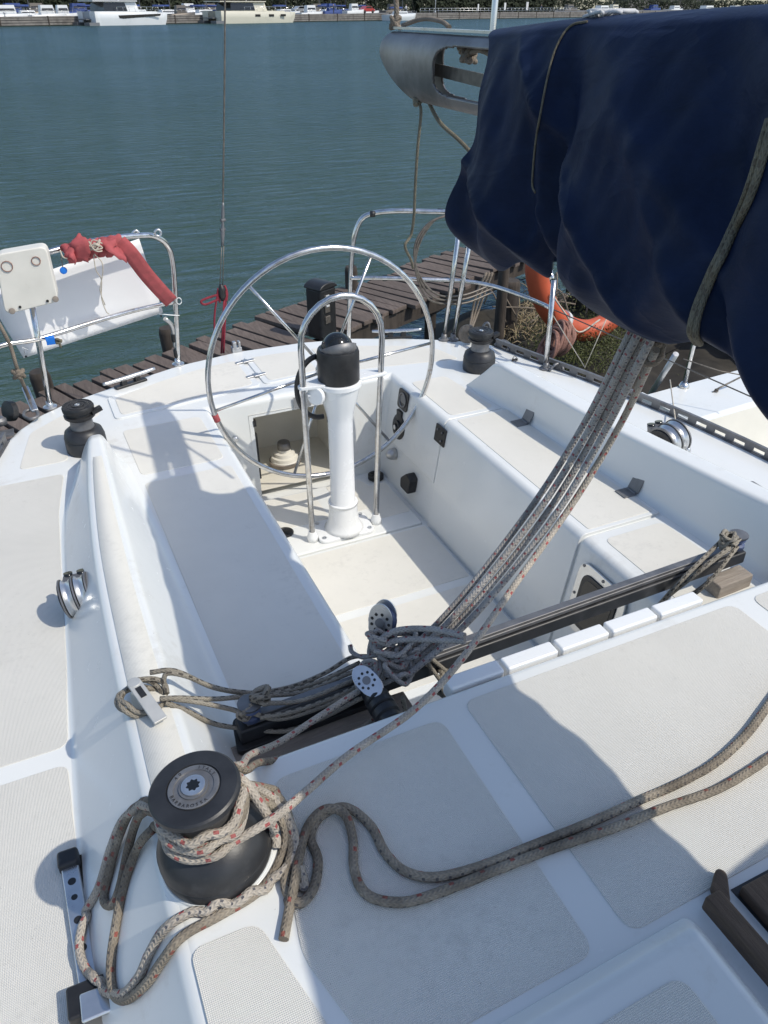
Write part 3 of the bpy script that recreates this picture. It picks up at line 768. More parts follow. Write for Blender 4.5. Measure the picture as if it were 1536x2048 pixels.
w = MB(); w.tube([wc + Vector((WR * math.cos(a0 + t), 0, WR * math.sin(a0 + t))) for t in (0, .02, .035, .05, .065)], .0132, 12); w.build('rim_tape', M['red'], whl)

# ------------------------------------------------------------------ winches
def small_winch(cx, cy, z, label):
    w = MB(); k = 1.0
    w.lathe([(.078, 0), (.080, .012), (.079, .05), (.076, .056), (.079, .060), (.072, .085), (.055, .098), (.050, .10)], (cx, cy, z), 36)
    wn_ = w.build('winch', M['rubber'], Y); wn_['label'] = label
    w = MB(); w.lathe([(.050, .095), (.044, .105), (.043, .128), (.047, .142), (.052, .147)], (cx, cy, z), 36); w.build('winch_drum', M['dalu'], wn_)
    w = MB(); w.lathe([(.054, .143), (.059, .148), (.060, .158), (.053, .161), (.052, .170), (.060, .174), (.061, .188), (.057, .195), (.052, .196), (.051, .194), (.043, .194), (.042, .196), (.034, .196), (.033, .194), (.025, .194), (.024, .197), (.014, .197), (.012, .190), (0, .190)], (cx, cy, z), 40)
    w.bar((cx + .045, cy - .03, z + .166), (cx + .084, cy - .02, z + .176), .022, .016); w.build('self_tailing_top', M['black'], wn_)
    w = MB(); w.lathe([(.0125, .1965), (.009, .1975), (.008, .189), (0, .189)], (cx, cy, z), 8); w.build('handle_socket', M['galu'], wn_)
    return wn_
small_winch(.063, 3.0, S, 'black winch at the aft end of the left coaming'); small_winch(1.925, 3.05, S, 'black winch at the aft end of the right coaming')

# big winch in the foreground, leaning a little outboard
bwc = Vector((.072, .842, RT - .004)); bax = Vector((-.09, .02, 1)).normalized()
w = MB(); w.lathe([(.104, 0), (.104, .006), (.098, .010), (.097, .016)], bwc, 48, axis=bax); bw = w.build('winch', M['gel'], Y); bw['label'] = 'large black winch on the coachroof wrapped with rope'
w = MB(); w.lathe([(.094, .012), (.096, .02), (.096, .036), (.094, .039), (.0965, .042), (.0955, .056), (.089, .073), (.076, .089), (.063, .098), (.055, .103)], bwc, 56, axis=bax); w.build('winch_skirt', M['rubber'], bw)
w = MB(); w.lathe([(.055, .096), (.0515, .118), (.0515, .158), (.055, .172), (.06, .178)], bwc, 48, axis=bax); w.build('winch_drum', M['dalu'], bw)
w = MB(); w.lathe([(.058, .176), (.066, .179), (.0735, .184), (.0745, .189), (.0735, .1945), (.070, .1975), (.0445, .1985), (.0435, .196), (.041, .196)], bwc, 64, axis=bax); w.build('winch_top', M['rubber'], bw)
w = MB(); w.lathe([(.042, .1945), (.0415, .1985), (.0395, .1992), (.033, .1985), (.032, .1965), (.0245, .1965), (.024, .1995), (.019, .200)], bwc, 56, axis=bax); ring = w.build('maker_ring', M['dalu'], bw)
w = MB(); w.lathe([(.0205, .199), (.0195, .2025), (.0135, .2035), (.0115, .2025)], bwc, 40, axis=bax); w.build('socket_ring', M['galu'], bw)
w = MB(); star = []
rotb = Vector((0, 0, 1)).rotation_difference(bax).to_matrix()
for k in range(16):
    a = math.pi * 2 * k / 16; r = .0125 if k % 2 == 0 else .0088; star.append((r * math.cos(a), r * math.sin(a)))
w.prism(star, .190, .2026); w.v = [bwc + rotb @ v for v in w.v]; w.build('star_socket', M['glass'], bw)
def text_ring(word, rad, start, step, size, flipdir=1):
    for i, ch in enumerate(word):
        if ch == ' ': continue
        cd = bpy.data.curves.new('letter', 'FONT'); cd.body = ch; cd.size = size; cd.extrude = .0004; cd.align_x = 'CENTER'; cd.align_y = 'CENTER'
        o = bpy.data.objects.new('letter', cd); COL.objects.link(o)
        a = R(start + flipdir * step * i)
        loc = bwc + rotb @ Vector((rad * math.cos(a), rad * math.sin(a), .1990))
        rz = a - math.pi / 2 if flipdir < 0 else a + math.pi / 2
        mat = rotb.to_4x4() @ Matrix.Rotation(rz, 4, 'Z')
        cd.materials.append(M['black'])
        dg = bpy.context.evaluated_depsgraph_get(); me = bpy.data.meshes.new_from_object(o.evaluated_get(dg)); me['word'] = len(word)
        me.transform(Matrix.Translation(loc) @ mat); bpy.data.objects.remove(o); LET.append(me)
LET = []
camx = math.degrees(YAW)
text_ring('BARBAROSSA', .0364, -175 - camx * 0, 11.5, .0085, 1)
text_ring('ITALY', .0364, 62, 12, .0082, -1); text_ring('40', .0364, 128, 14, .0082, -1)
for wl_ in (10, 5, 2):
    bm = bmesh.new()
    for me in LET:
        if me['word'] == wl_: bm.from_mesh(me)
    me = bpy.data.meshes.new('maker_lettering'); bm.to_mesh(me); bm.free(); me.materials.append(M['black'])
    o = bpy.data.objects.new('maker_lettering', me); COL.objects.link(o); WM[o.name] = Matrix.Identity(4); attach(o, bw)

# ------------------------------------------------------------------ twin turning blocks on the coamings
def sheave_block(c, yaw, s, label):
    rot = Matrix.Rotation(R(yaw), 3, 'Z'); c = Vector(c)
    m = MB(); ax_ = rot @ Vector((1, 0, .15))
    for k in (-1, 1): m.lathe([(.036, -.0125), (.050, -.0115), (.044, -.004), (.043, 0), (.044, .004), (.050, .0115), (.036, .0125)], c + ax_.normalized() * (.0165 * k), 40, axis=ax_)
    bl = m.build('turning_block', M['galu'], Y); bl['label'] = label
    m = MB()
    for k in (-1, 0, 1): m.lathe([(.0, -.002), (.053, -.002), (.053, .002), (.0, .002)], c + ax_.normalized() * (.033 * k), 40, axis=ax_)
    m.build_each('cheek_plate', M['dalu'], bl)
    m = MB(); m.lathe([(.047, 0), (.044, .004), (.026, .005), (.024, .009), (.010, .009), (.009, .006), (0, .006)], c - ax_.normalized() * .035, 36, axis=-ax_); m.build('axle_cap', M['black'], bl)
    m = MB()
    m.prism(ccw(round_poly([(-.036, .02), (.036, .02), (.034, .062), (-.03, .064)], .006)), -.03, .026); m.v = [c + rot @ v for v in m.v]
    m.build('block_housing', M['dalu'], bl, bevel=.004)
    m = MB()
    for k in (-1, 1): m.lathe([(.0115, 0), (.0115, .02)], c + rot @ Vector((.0165 * k, .058, .012)), 14, axis=rot @ Vector((0, .3, 1)))
    m.build_each('rope_slot', M['glass'], bl)
    m = MB(); m.tube([c + rot @ Vector((.034, -.05, -.03)), c + rot @ Vector((.044, -.02, .0)), c + rot @ Vector((.042, .05, .02))], .008, 8, sub=4); m.build('fixing_lug', M['galu'], bl)
    for o in [bl] + children(bl): o.data.transform(Matrix.Translation(c) @ Matrix.Scale(s, 4) @ Matrix.Translation(-c))
sheave_block((-.078, 1.930, .585), -4, 1.1, 'twin pulley block on the outer face of the left coaming')
sheave_block((2.098, 1.925, .606), 7, 1.28, 'twin pulley block outside the right coaming')
# pad eye near the right edge
fa, fb = az(1500, 978, .54), az(1570, 1022, .54); m = MB(); m.bar(fa + Vector((0, 0, -.025)), fb + Vector((0, 0, -.025)), .05, .035); m.bar(fa + (fa - fb) * .15 + Vector((0, 0, .010)), fb + Vector((0, 0, .010)), .06, .020); m.build('deck_fairlead', M['dalu'], Y, bevel=.01, seg=3)

# genoa track at lower left
t0, t1 = az(140, 1722, S), az(195, 2060, S)
t0.z = t1.z = S
d = (t1 - t0).normalized(); sd = Vector((d.y, -d.x, 0))
t1 = t0 + d * 1.2
m = MB(); m.bar(t0 + Vector((0, 0, .012)), t1 + Vector((0, 0, .012)), .034, .020); trk = m.build('genoa_track', M['galu'], Y, bevel=.004, seg=2)
m = MB(); m.box(t0 + Vector((0, 0, .018)) + d * .012, (.042, .040, .034), Matrix.Rotation(math.atan2(d.x, -d.y) * -1, 3, 'Z')); m.build('track_stop', M['black'], trk, bevel=.008, seg=3)
m = MB()
for k in range(24):
    dd = .065 + k * .0365 + (.014 if k % 3 == 2 else 0); m.lathe([(.0062 if k % 2 else .008, .0), (.0062 if k % 2 else .008, .0006), (0, .0006)], t0 + d * dd + Vector((0, 0, .0220)), 16)
m.build_each('track_hole', M['black'], trk)
cpos = t0 + d * .315
m = MB(); m.box(cpos + Vector((0, 0, .03)), (.075, .06, .03), Matrix.Rotation(-math.atan2(d.x, -d.y), 3, 'Z')); car = m.build('track_car', M['black'], trk, bevel=.006, seg=3)
m = MB(); m.box(cpos + Vector((.012, -.02, .047)), (.055, .05, .008), Matrix.Rotation(-math.atan2(d.x, -d.y), 3, 'Z')); m.build('car_plate', M['galu'], trk, bevel=.004)
# sealant smear beside the track
m = MB(); m.bar(t0 + sd * -.021 + Vector((0, 0, .0035)), t1 + sd * -.021 + Vector((0, 0, .0035)), .007, .007); m.build('sealant_bead', M['mud'], trk)

# toe rails: perforated aluminium plate along the deck edge
def toe_rail(edge, y0, y1, pitch, parent=Y):
    m = MB(); y = y0; hgt = .050; z = S - .012
    def pt(yy): return Vector((smooth_interp(edge, yy), yy, 0))
    while y < y1:
        a, b_ = pt(y), pt(y + pitch); d_ = (b_ - a)
        for z0, z1 in ((z, z + .018), (z + .036, z + .052)): m.bar(a + Vector((0, 0, (z0 + z1) / 2)), b_ + Vector((0, 0, (z0 + z1) / 2)), .006, z1 - z0)
        c_ = a + d_ * .78; m.bar(a + d_ * .56 + Vector((0, 0, z + .027)), b_ + Vector((0, 0, z + .027)), .006, .018)
        m.bar(a + Vector((0, 0, z + .053)), b_ + Vector((0, 0, z + .053)), .014, .004)
        m.bar(a + Vector((0, 0, z + .012)), b_ + Vector((0, 0, z + .012)), .028, .005)
        y += pitch
    return m.build('toe_rail', M['dalu'], parent)
toe_rail([(y, x - .015) for y, x in RE], .6, 3.22, .092); toe_rail([(y, x + .012) for y, x in LE], 1.0, 3.2, .092)
# cleats on the aft deck
def cleat(c, ang, label):
    rot = Matrix.Rotation(R(ang), 3, 'Z'); c = Vector(c)
    m = MB(); m.box(c + Vector((0, 0, .006)), (.16, .035, .012), rot)
    for s_ in (-.035, .035): m.box(c + rot @ Vector((s_, 0, .02)), (.028, .028, .03), rot)
    cl = m.build('mooring_cleat', M['black'], Y, bevel=.004); cl['label'] = label
    m = MB(); m.tube([c + rot @ Vector((x, 0, .038 + .25 * x * x)) for x in (-.135, -.09, -.04, 0, .04, .09, .135)], [.007, .009, .011, .011, .011, .009, .007], 10, sub=3); m.build('cleat_horn', M['galu'], cl)
cleat((.33, 3.575, S), 20, 'black based mooring cleat on the left side of the aft deck'); cleat((1.74, 3.60, S), -18, 'black based mooring cleat on the right side of the aft deck')
# black mount by the backstay
m = MB(); m.box((.90, 3.775, S + .01), (.05, .04, .03)); m.box((.89, 3.77, S + .035), (.018, .03, .04)); m.box((.915, 3.77, S + .035), (.012, .03, .04)); m.build('stay_fitting', M['alu'], Y, bevel=.003)

# ------------------------------------------------------------------ pushpit rails, stanchion and lifelines
TB = .0125
def tube_part(name, pts, r, mat='steel', parent=Y, sub=6, n=12):
    m = MB(); m.tube(pts, r, n, sub=sub); return m.build(name, M[mat], parent)
LT = [ay(-60, 552, 3.40), ay(0, 530, 3.42), ay(100, 503, 3.45), ay(200, 480, 3.52), ay(280, 471, 3.60), ay(312, 474, 3.64), ay(335, 492, 3.68), ay(345, 525, 3.70), ay(350, 590, 3.71), ay(356, 725, 3.725)]
LT[-1].z = S
rail_l = tube_part('pushpit_rail', LT, TB); rail_l['label'] = 'left stern rail of bent steel tube'
LM = [ay(-70, 730, 3.36), ay(0, 692, 3.40), ay(80, 677, 3.45), ay(200, 640, 3.55), ay(280, 618, 3.64), ay(350, 604, 3.71)]
tube_part('middle_bar', LM, .0105, parent=rail_l)
pl = ay(100, 812, 3.47); pl.z = S; pu = ay(62, 600, 3.44)
tube_part('rail_post', [pl, lerp(pl, pu, .5), pu], TB, parent=rail_l, sub=1)
m = MB(); m.lathe([(.03, 0), (.03, .006), (.016, .012), (.0135, .03)], pl, 20); e = LT[-1]; m.lathe([(.03, 0), (.03, .006), (.016, .012), (.0135, .03)], e, 20); m.build_each('rail_foot', M['galu'], rail_l)
m = MB()
m.lathe([(.0135, .04), (.0145, .05), (.0145, .075), (.0135, .08)], LT[-1], 16); m.lathe([(.0135, .12), (.0143, .125), (.0143, .155), (.0135, .16)], LT[-1], 16); m.build_each('tape_band', M['black'], rail_l)
m = MB(); m.tube([ay(330, 637, 3.70), ay(345, 655, 3.72), ay(352, 700, 3.73)], .011, 10, sub=4); m.build('rail_brace', M['alu'], rail_l)
for cxp, cyp in ((272, 468), (316, 466)):
    q = ay(cxp, cyp, 3.60); m = MB(); m.tube([q + Vector((.014 * math.cos(a), .002, .014 * math.sin(a))) for a in [k * math.pi / 5 for k in range(10)]], .005, 8, closed=True); m.build('shackle', M['galu'], rail_l)
# right hand stern rail
RTp = [ay(697, 678, 3.68), ay(700, 600, 3.67), ay(703, 520, 3.66), ay(708, 475, 3.65), ay(722, 440, 3.64), ay(745, 427, 3.62), ay(790, 422, 3.57), ay(850, 423, 3.52), ay(910, 426, 3.46), ay(990, 440, 3.36), ay(1080, 490, 3.15), ay(1105, 560, 2.99)]
RTp[0].z = S
rail_r = tube_part('pushpit_rail', RTp, TB); rail_r['label'] = 'right stern rail of bent steel tube'
RM = [ay(700, 556, 3.66), ay(760, 556, 3.60), ay(850, 559, 3.52), ay(925, 562, 3.46), ay(985, 572, 3.37), ay(1050, 594, 3.2), ay(1100, 615, 3.0)]
tube_part('middle_bar', RM, .0105, parent=rail_r)
for (bx_, by_), (tx, ty), yy in (((888, 680), (923, 425), 3.47), ((906, 680), (948, 432), 3.44), ((1091, 738), (1108, 560), 2.965)):
    a_ = az(bx_, by_, S); b_ = ay(tx, ty, yy); tube_part('rail_post', [a_, lerp(a_, b_, .5), b_], TB, parent=rail_r, sub=1)
    m = MB(); m.lathe([(.03, 0), (.03, .006), (.016, .012), (.0135, .035)], a_, 20); m.build('rail_foot', M['dalu'], rail_r)
m = MB()
for q in ((745, 428), (880, 423), (770, 556), (893, 560)):
    c_ = ay(q[0], q[1], 3.6 if q[0] < 800 else 3.5); m.lathe([(.0145, -.012), (.0145, .012)], c_, 12, axis=(1, -.3, 0))
m.build_each('tape_band', M['black'], rail_r)
q = az(1105, 742, S); m = MB(); m.tube([q + Vector((-.02, 0, .005)), q + Vector((.01, 0, .03)), q + Vector((.045, 0, .03)), q + Vector((.05, -.02, .0))], .007, 8, sub=4); m.build('base_lug', M['dalu'], rail_r)
m = MB()
sA = ay(1104, 580, 2.985); sB = ay(1100, 616, 2.99)
m.tube([sA, Vector((2.36, 1.6, 1.0)), Vector((2.42, .3, 1.02))], .003, 6); m.tube([sB, Vector((2.37, 1.6, .78)), Vector((2.42, .3, .80))], .003, 6)
m.build_each('lifeline', M['wire'], Y)
m = MB(); m.tube([ay(1098, 618, 2.98), az(1170, 735, .56), ay(1225, 610, 2.7)], .0028, 6); m.tube([az(1340, 760, .5), az(1352, 850, .55)], .003, 6); m.build_each('netting_line', M['thincord'], Y)
# sockets, traveller beam
tA, tB = Vector((.20, 1.235, .600)), Vector((1.785, 1.268, .600))
m = MB(); m.bar(tA, tB, .046, .042); trav = m.build('mainsheet_traveller', M['rubber'], Y, bevel=.006, seg=3)
m = MB(); m.bar(tA + Vector((.02, 0, .030)), tB + Vector((-.02, 0, .030)), .030, .012); m.bar(tA + Vector((.02, -.0, .040)), tB + Vector((-.02, -.0, .040)), .022, .007); m.build('traveller_track', M['dalu'], trav, bevel=.002)
m = MB(); m.prism(ccw([(.165, 1.15), (.62, 1.165), (.62, 1.225), (.17, 1.235)]), S, S + .062); m.build('packing_block', M['greywood'], trav, bevel=.005)
m = MB(); m.prism(ccw(round_poly([(.185, 1.195), (.56, 1.205), (.64, 1.30), (.20, 1.30)], .02)), S + .064, S + .080); m.build('end_plate', M['black'], trav, bevel=.004)
m = MB(); m.prism(ccw([(1.66, 1.205), (1.80, 1.21), (1.80, 1.27), (1.66, 1.262)]), S, S + .055); m.build('packing_block', M['greywood'], trav, bevel=.006)
for ex in (.235, 1.755):
    m = MB(); m.lathe([(.024, -.02), (.024, -.008), (.016, -.004), (.016, .004), (.024, .008), (.024, .02)], (ex, lerp(1.235, 1.268, (ex - .2) / 1.58), .655), 24); m.build('end_sheave', M['bluesheave'], trav)
    m = MB(); m.lathe([(.028, .021), (.028, .026), (.008, .028), (0, .028)], (ex, lerp(1.235, 1.268, (ex - .2) / 1.58), .655), 20); m.build('sheave_cheek', M['dalu'], trav)
# flat aluminium hook bar on the left coaming
hA, hB = az(268, 1366, .765), az(322, 1442, .745)
m = MB(); m.bar(hA, hB, .030, .007); dv = (hB - hA).normalized()
for t_, r_ in ((hA, .015), ): m.lathe([(r_, -.0034), (r_, .0034)], t_, 20)
hook = m.build('rope_hook', M['satin'], Y, bevel=.002)
m = MB(); m.bar(hA + dv * .018 + Vector((0, 0, .0042)), hA + dv * .048 + Vector((0, 0, .0042)), .013, .0012); m.build('hook_slot', M['black'], hook)
m = MB(); m.lathe([(.013, -.055), (.013, -.002)], (hA + hB) / 2, 16); m.build('hook_stem', M['dalu'], hook)
# ------------------------------------------------------------------ boom and sail cover
def xcb(y): return .985 + .075 * y
bd = Vector((.075, 1, -.004)).normalized(); bs = Vector((1, -.075, 0)).normalized()
BZ = 1.862
boom = None
def oval(n, hw=.040, hh=.082):
    return [(hw * (abs(math.cos(a)) ** .8) * (1 if math.cos(a) > 0 else -1), hh * (abs(math.sin(a)) ** .85) * (1 if math.sin(a) > 0 else -1)) for a in [2 * math.pi * k / n for k in range(n)]]
NB = 120; ov = oval(NB)
rows = []
for i in range(268):
    row = []
    for (u, v) in ov:
        t = (v + .082) / .164; lim = 2.475 - .235 * (max(0, .72 - t) / .72) ** 1.5 - .03 * max(0, (t - .85) / .15)
        yy = lerp(lim, 1.60, i / 260) if i <= 260 else lerp(1.60, -.7, (i - 260) / 7)
        row.append(Vector((xcb(0), 0, BZ)) + Vector((.075, 1, -.004)) * yy + bs * u + Vector((0, 0, v)))
    rows.append(row)
m = MB(); vs = [p for r in rows for p in r]; fs = []
def in_hole(y, v, u):
    a = (y - (1.855 if u < 0 else 1.90)) / (.215 if u < 0 else .28); b_ = (v - .004) / (.057 if u < 0 else .064)
    return abs(a) ** 4 + abs(b_) ** 4 < 1 and abs(u) > .015
for i in range(len(rows) - 1):
    for k in range(NB):
        k2 = (k + 1) % NB; ym = (rows[i][k].y + rows[i + 1][k2].y) / 2; v = (ov[k][1] + ov[k2][1]) / 2; u = (ov[k][0] + ov[k2][0]) / 2
        if in_hole(ym, v, u): continue
        if (rows[i][k] - rows[i + 1][k]).length < 1e-5: continue
        fs.append((i * NB + k, i * NB + k2, (i + 1) * NB + k2, (i + 1) * NB + k))
m.add(vs, fs, True)
boom = m.build('boom', M['boom'], solid=.006)
tag(boom, 'grey aluminium boom with an open slanted end sticking out of the blue cover', 'boom')
# black lip inside the slot edge, top track
m = MB(); a_ = Vector((xcb(2.44), 2.44, BZ + .084)); b_ = Vector((xcb(1.5), 1.5, BZ + .088)); m.bar(a_, b_, .024, .006); m.build('boom_groove', M['galu'], boom)
m = MB(); m.lathe([(.020, -.010), (.024, 0), (.020, .010)], Vector((xcb(2.30), 2.30, BZ + .02)), 20, axis=bs); m.build('boom_sheave', M['black'], boom)
# flat strap and knotted line inside the open boom
m = MB(); m.bar(Vector((xcb(2.2), 2.22, BZ - .005)), Vector((xcb(1.6), 1.6, BZ - .022)), .004, .030)
m.build('reef_strap', M['wire'], boom)

aft_tab = [(0, 1.80), (.12, 1.70), (.3, 1.655), (.5, 1.68), (.65, 1.722), (.8, 1.742), (.9, 1.725), (1.0, 1.66)]
hem = [(-1.2, 1.16), (0, 1.32), (.5, 1.445), (.70, 1.517), (.79, 1.546), (.86, 1.548), (.92, 1.525), (1.0, 1.498), (1.12, 1.492), (1.24, 1.51), (1.33, 1.545), (1.375, 1.585), (1.41, 1.50), (1.48, 1.515), (1.54, 1.478), (1.62, 1.47), (1.70, 1.478), (1.80, 1.50)]
top = [(-1.2, 2.08), (.3, 2.03), (.9, 2.005), (1.2, 1.992), (1.45, 1.980), (1.62, 1.968), (1.8, 1.955)]
def wid(y): return interp([(-1.2, .20), (.4, .165), (.9, .150), (1.25, .128), (1.5, .135), (1.8, .10)], y)
def cover_pt(s, t, side):
    """t: 0 at the crown, 1 at the hem; s: 0 aft edge .. 1 far forward"""
    ya = smooth_interp(aft_tab, t) + .018 * math.sin(t * 9 + side)
    y = lerp(ya, -.7, s ** 1.15)
    zt, zb = smooth_interp(top, y), smooth_interp(hem, y)
    z = zt - (zt - zb) * (t ** 1.25 * .96 + t * .04)
    w = wid(y)
    prof = .42 + .58 * min(1, t / .42) ** .8 if t < .42 else 1 + .12 * math.sin((t - .42) / .58 * math.pi * .8)
    if t < .06: prof *= (t / .06) ** .55
    if t > .86: prof *= 1 - .55 * ((t - .86) / .14) ** 2
    # lashings pull the cloth in
    for yl, tilt, amt, sp in ((1.31, .06, .055, .05), (.83, .22, .040, .055), (1.40, .02, .02, .03)):
        yy = yl - tilt * (t - .55); prof *= 1 - amt / w * math.exp(-((y - yy) / sp) ** 2) * min(1, t * 2)
    # hanging folds running down and aft
    q = Vector((y * 5.0 + z * 2.2, z * 1.8 - y * .9, side * 3.1))
    f = noise.noise(q) * .022 + noise.noise(q * 2.3 + Vector((5, 1, 2))) * .011 + noise.noise(q * 5.1) * .007
    rid = (1 - abs(noise.noise(Vector((y * 3.1 - z * 4.5, z * 1.1 + y * .5, 7 + side))))) ** 6 * .032
    if y > 1.36: f += .015 * math.sin((y - 1.36) * 30 + t * 3) * min(1, t * 1.6)
    x = xcb(y) + side * (w * prof + (f + rid) * min(1, t * 2.5))
    return Vector((x, y, z + (f * .25 if t > .1 else 0)))
NS, NTT = 190, 60
rows = []
for i in range(NS + 1):
    s = i / NS
    rows.append([cover_pt(s, 1 - k / NTT, -1) for k in range(NTT + 1)] + [cover_pt(s, (k + 1) / NTT, 1) for k in range(NTT)])
m = MB(); m.grid(rows)
cov = m.build('sail_cover', M['canvas'], solid=.003, subsurf=1)
tag(cov, 'dark navy canvas sail cover hanging in folds over the boom', 'sail cover')
# unseen canvas flap, added only to cast the shadow edge on the coachroof
rows = []
for i in range(14):
    y = lerp(-.012, -.42, i / 13); rows.append([Vector((x, y, 1.52 + .05 * math.sin(x * 5 + y * 4) - .02 * (x - 1.1))) for x in [1.12 + .05 * k for k in range(10)]])
m = MB(); m.grid(rows); m.build('shadow_flap', M['canvas'], cov, solid=.003)
# furled sail stuffed inside
m = MB(); m.tube([Vector((xcb(y), y, lerp(1.74, 1.72, 0))) for y in (1.5, 1.2, .8, .4, 0, -.6, -1.2)], [.05, .085, .10, .11, .12, .12, .12], 14, sub=3); sl = m.build('furled_sail', M['cloth2'])
tag(sl, 'pale folded mainsail bundled inside the navy cover', 'sail')
m = MB()
for k in range(9):
    p0 = Vector((xcb(1.36) - .02, 1.36, 1.98)); m.tube([p0, p0 + Vector((rnd.uniform(-.03, .05), rnd.uniform(-.04, .05), .012)), p0 + Vector((rnd.uniform(-.06, .08), rnd.uniform(-.05, .07), rnd.uniform(.0, .022)))], .0035, 6, sub=3)
m.build('sail_tail', M['cloth2'], sl)
# two lashings round the cover
def bvh_of(objs):
    dg = bpy.context.evaluated_depsgraph_get(); V, F = [], []
    for o in objs:
        e = o.evaluated_get(dg); me = e.to_mesh(); b0 = len(V); V += [v.co.copy() for v in me.vertices]; F += [[b0 + i for i in p.vertices] for p in me.polygons]; e.to_mesh_clear()
    return BVHTree.FromPolygons(V, F)
cbv = bvh_of([cov])
def on_cover(x, y, off):
    d = ray(x, y).normalized(); h_ = cbv.ray_cast(CAMP, d)
    if h_[0] is None:
        h_ = cbv.find_nearest(ax(x, y, .95))
    n_ = h_[1]; n_ = -n_ if n_.dot(d) > 0 else n_
    return h_[0] + n_ * off
def lashing(pix, r, label, dbl=False):
    sub_, _ = catmull([Vector((a, b_, 0)) for a, b_ in pix], 4)
    pts = [on_cover(q.x, q.y, r * .8) for q in sub_]
    m = MB(); m.tube(pts, r, 8, sub=3)
    if dbl: m.tube([on_cover(q.x + 9, q.y + 2, r * .8) for q in sub_], r, 8, sub=3)
    o = m.build('lashing_cord', M['cord']); return tag(o, label, 'cord')
lashing([(1175, 45), (1140, 55), (1112, 100), (1090, 180), (1076, 260), (1066, 360), (1072, 385)], .0022, 'thin khaki cord tied round the aft end of the navy cover')
lashing([(1545, 240), (1503, 380), (1462, 470), (1420, 555), (1392, 615), (1384, 655), (1393, 680)], .0055, 'thick khaki cord looped round the forward part of the navy cover', True)
# fittings on the boom end
def knot(m, c, size, r, turns=5, seed=1, sub=6, n=8):
    g_ = random.Random(seed); pts = []
    for k in range(turns * 4):
        a = k * math.pi * .5 + g_.uniform(-.3, .3); el = g_.uniform(-1, 1)
        pts.append(Vector(c) + Vector((math.cos(a), math.sin(a) * g_.uniform(.5, 1), el)) * size * g_.uniform(.6, 1.0))
    m.tube(pts, r, n, sub=sub)
m = MB()
tp = Vector((xcb(2.44), 2.45, BZ + .085)); knot(m, tp + Vector((0, 0, .012)), .016, .006, 5, 3)
m.tube([tp + Vector((0, 0, .02)), tp + Vector((.005, .0, .05)), tp + Vector((-.003, .02, .16)), tp + Vector((-.02, .06, .30))], .008, 8, sub=4)
m.tube([tp + Vector((.0, -.05, .005)), tp + Vector((.03, -.12, .022)), tp + Vector((.035, -.22, .018)), tp + Vector((.02, -.30, .005))], .006, 8, sub=4)
tag(m.build('topping_lift', M['oldrope']), 'rope shackled to the top corner of the boom end', 'rope')
e0 = ay(836, 203, 2.22); m = MB(); knot(m, e0, .014, .005, 4, 11)
m.tube([e0, ay(842, 225, 2.2), ay(835, 300, 2.2), ay(830, 380, 2.21), ay(828, 430, 2.22), ay(822, 470, 2.24), ay(810, 492, 2.22), ay(822, 520, 2.24), ay(826, 536, 2.25)], .0045, 8, sub=6)
tag(m.build('hanging_cord', M['cord']), 'loose khaki cord hanging from the underside of the boom end', 'cord')
m = MB(); m.tube([e0 + Vector((.02, -.02, .005)), ay(880, 245, 2.1), ay(925, 287, 2.0), ay(990, 360, 1.85)], .0055, 8, sub=5)
tag(m.build('reefing_line', M['cord']), 'taut khaki line running from the boom end to the cover', 'rope')
kb = ax(938, 108, xcb(2.05)); m = MB(); knot(m, kb, .020, .0065, 5, 21); knot(m, ax(928, 97, xcb(2.1)), .014, .0065, 3, 22)
m.tube([kb, ax(960, 100, xcb(1.9)), ax(1000, 120, xcb(1.7))], .0065, 8, sub=4)
tag(m.build('knotted_line', M['oldrope']), 'knotted grey line inside the slot of the boom end', 'rope')
# pole rising behind the cover (a lazy-jack strut)
q = ax(985, 64, xcb(1.75) + .05); m = MB(); m.tube([q + Vector((0, 0, -.1)), q, q + Vector((.03, .02, .6))], .0075, 12)
tag(m.build('strut', M['galu']), 'thin steel strut standing up at the aft edge of the navy cover', 'strut')
# lower boom fitting with hitched rope
fq = ax(1302, 700, xcb(1.05)); m = MB(); knot(m, fq, .024, .009, 5, 5); m.tube([fq + Vector((0, 0, .0)), fq + Vector((0, 0, .22))], .009, 8)
tag(m.build('rope_hitch', M['oldrope']), 'grey rope hitch hanging under the navy cover beside the mainsheet', 'rope')
# ------------------------------------------------------------------ ropes
RR = .0078
dbv = bvh_of([o for o in bpy.data.objects if o.type == 'MESH' and o.name.split('.')[0] in ('deck', 'coachroof', 'coaming', 'non_slip_panel', 'hatch_surround', 'winch', 'winch_skirt', 'winch_drum', 'genoa_track', 'track_car', 'car_plate', 'end_plate', 'packing_block')])
def surf(x, y, off):
    """the point of the deck seen at x, y, lifted off along its normal"""
    d = ray(x, y).normalized(); h_ = dbv.ray_cast(CAMP, d); n_ = h_[1]; n_ = -n_ if n_.dot(d) > 0 else n_
    return h_[0] + n_ * off
def lay(pix, r, sub=4):
    """a rope lying on what is under it; third value = extra height"""
    P, _ = catmull([Vector((a[0], a[1], (a[2] if len(a) > 2 else 0) * 1000)) for a in pix], sub)
    out = []
    for q in P:
        p_ = surf(q.x, q.y, r * .95); out.append(p_ + (CAMP - p_).normalized() * max(0, q.z / 1000))
    return out
def rope(name, pts, r, mat, label, cat='rope', sub=8, n=10, group=None, extra=None):
    m = MB(); m.tube(pts, r, n, sub=sub)
    if extra: extra(m)
    return tag(m.build(name, M[mat]), label, cat, group)
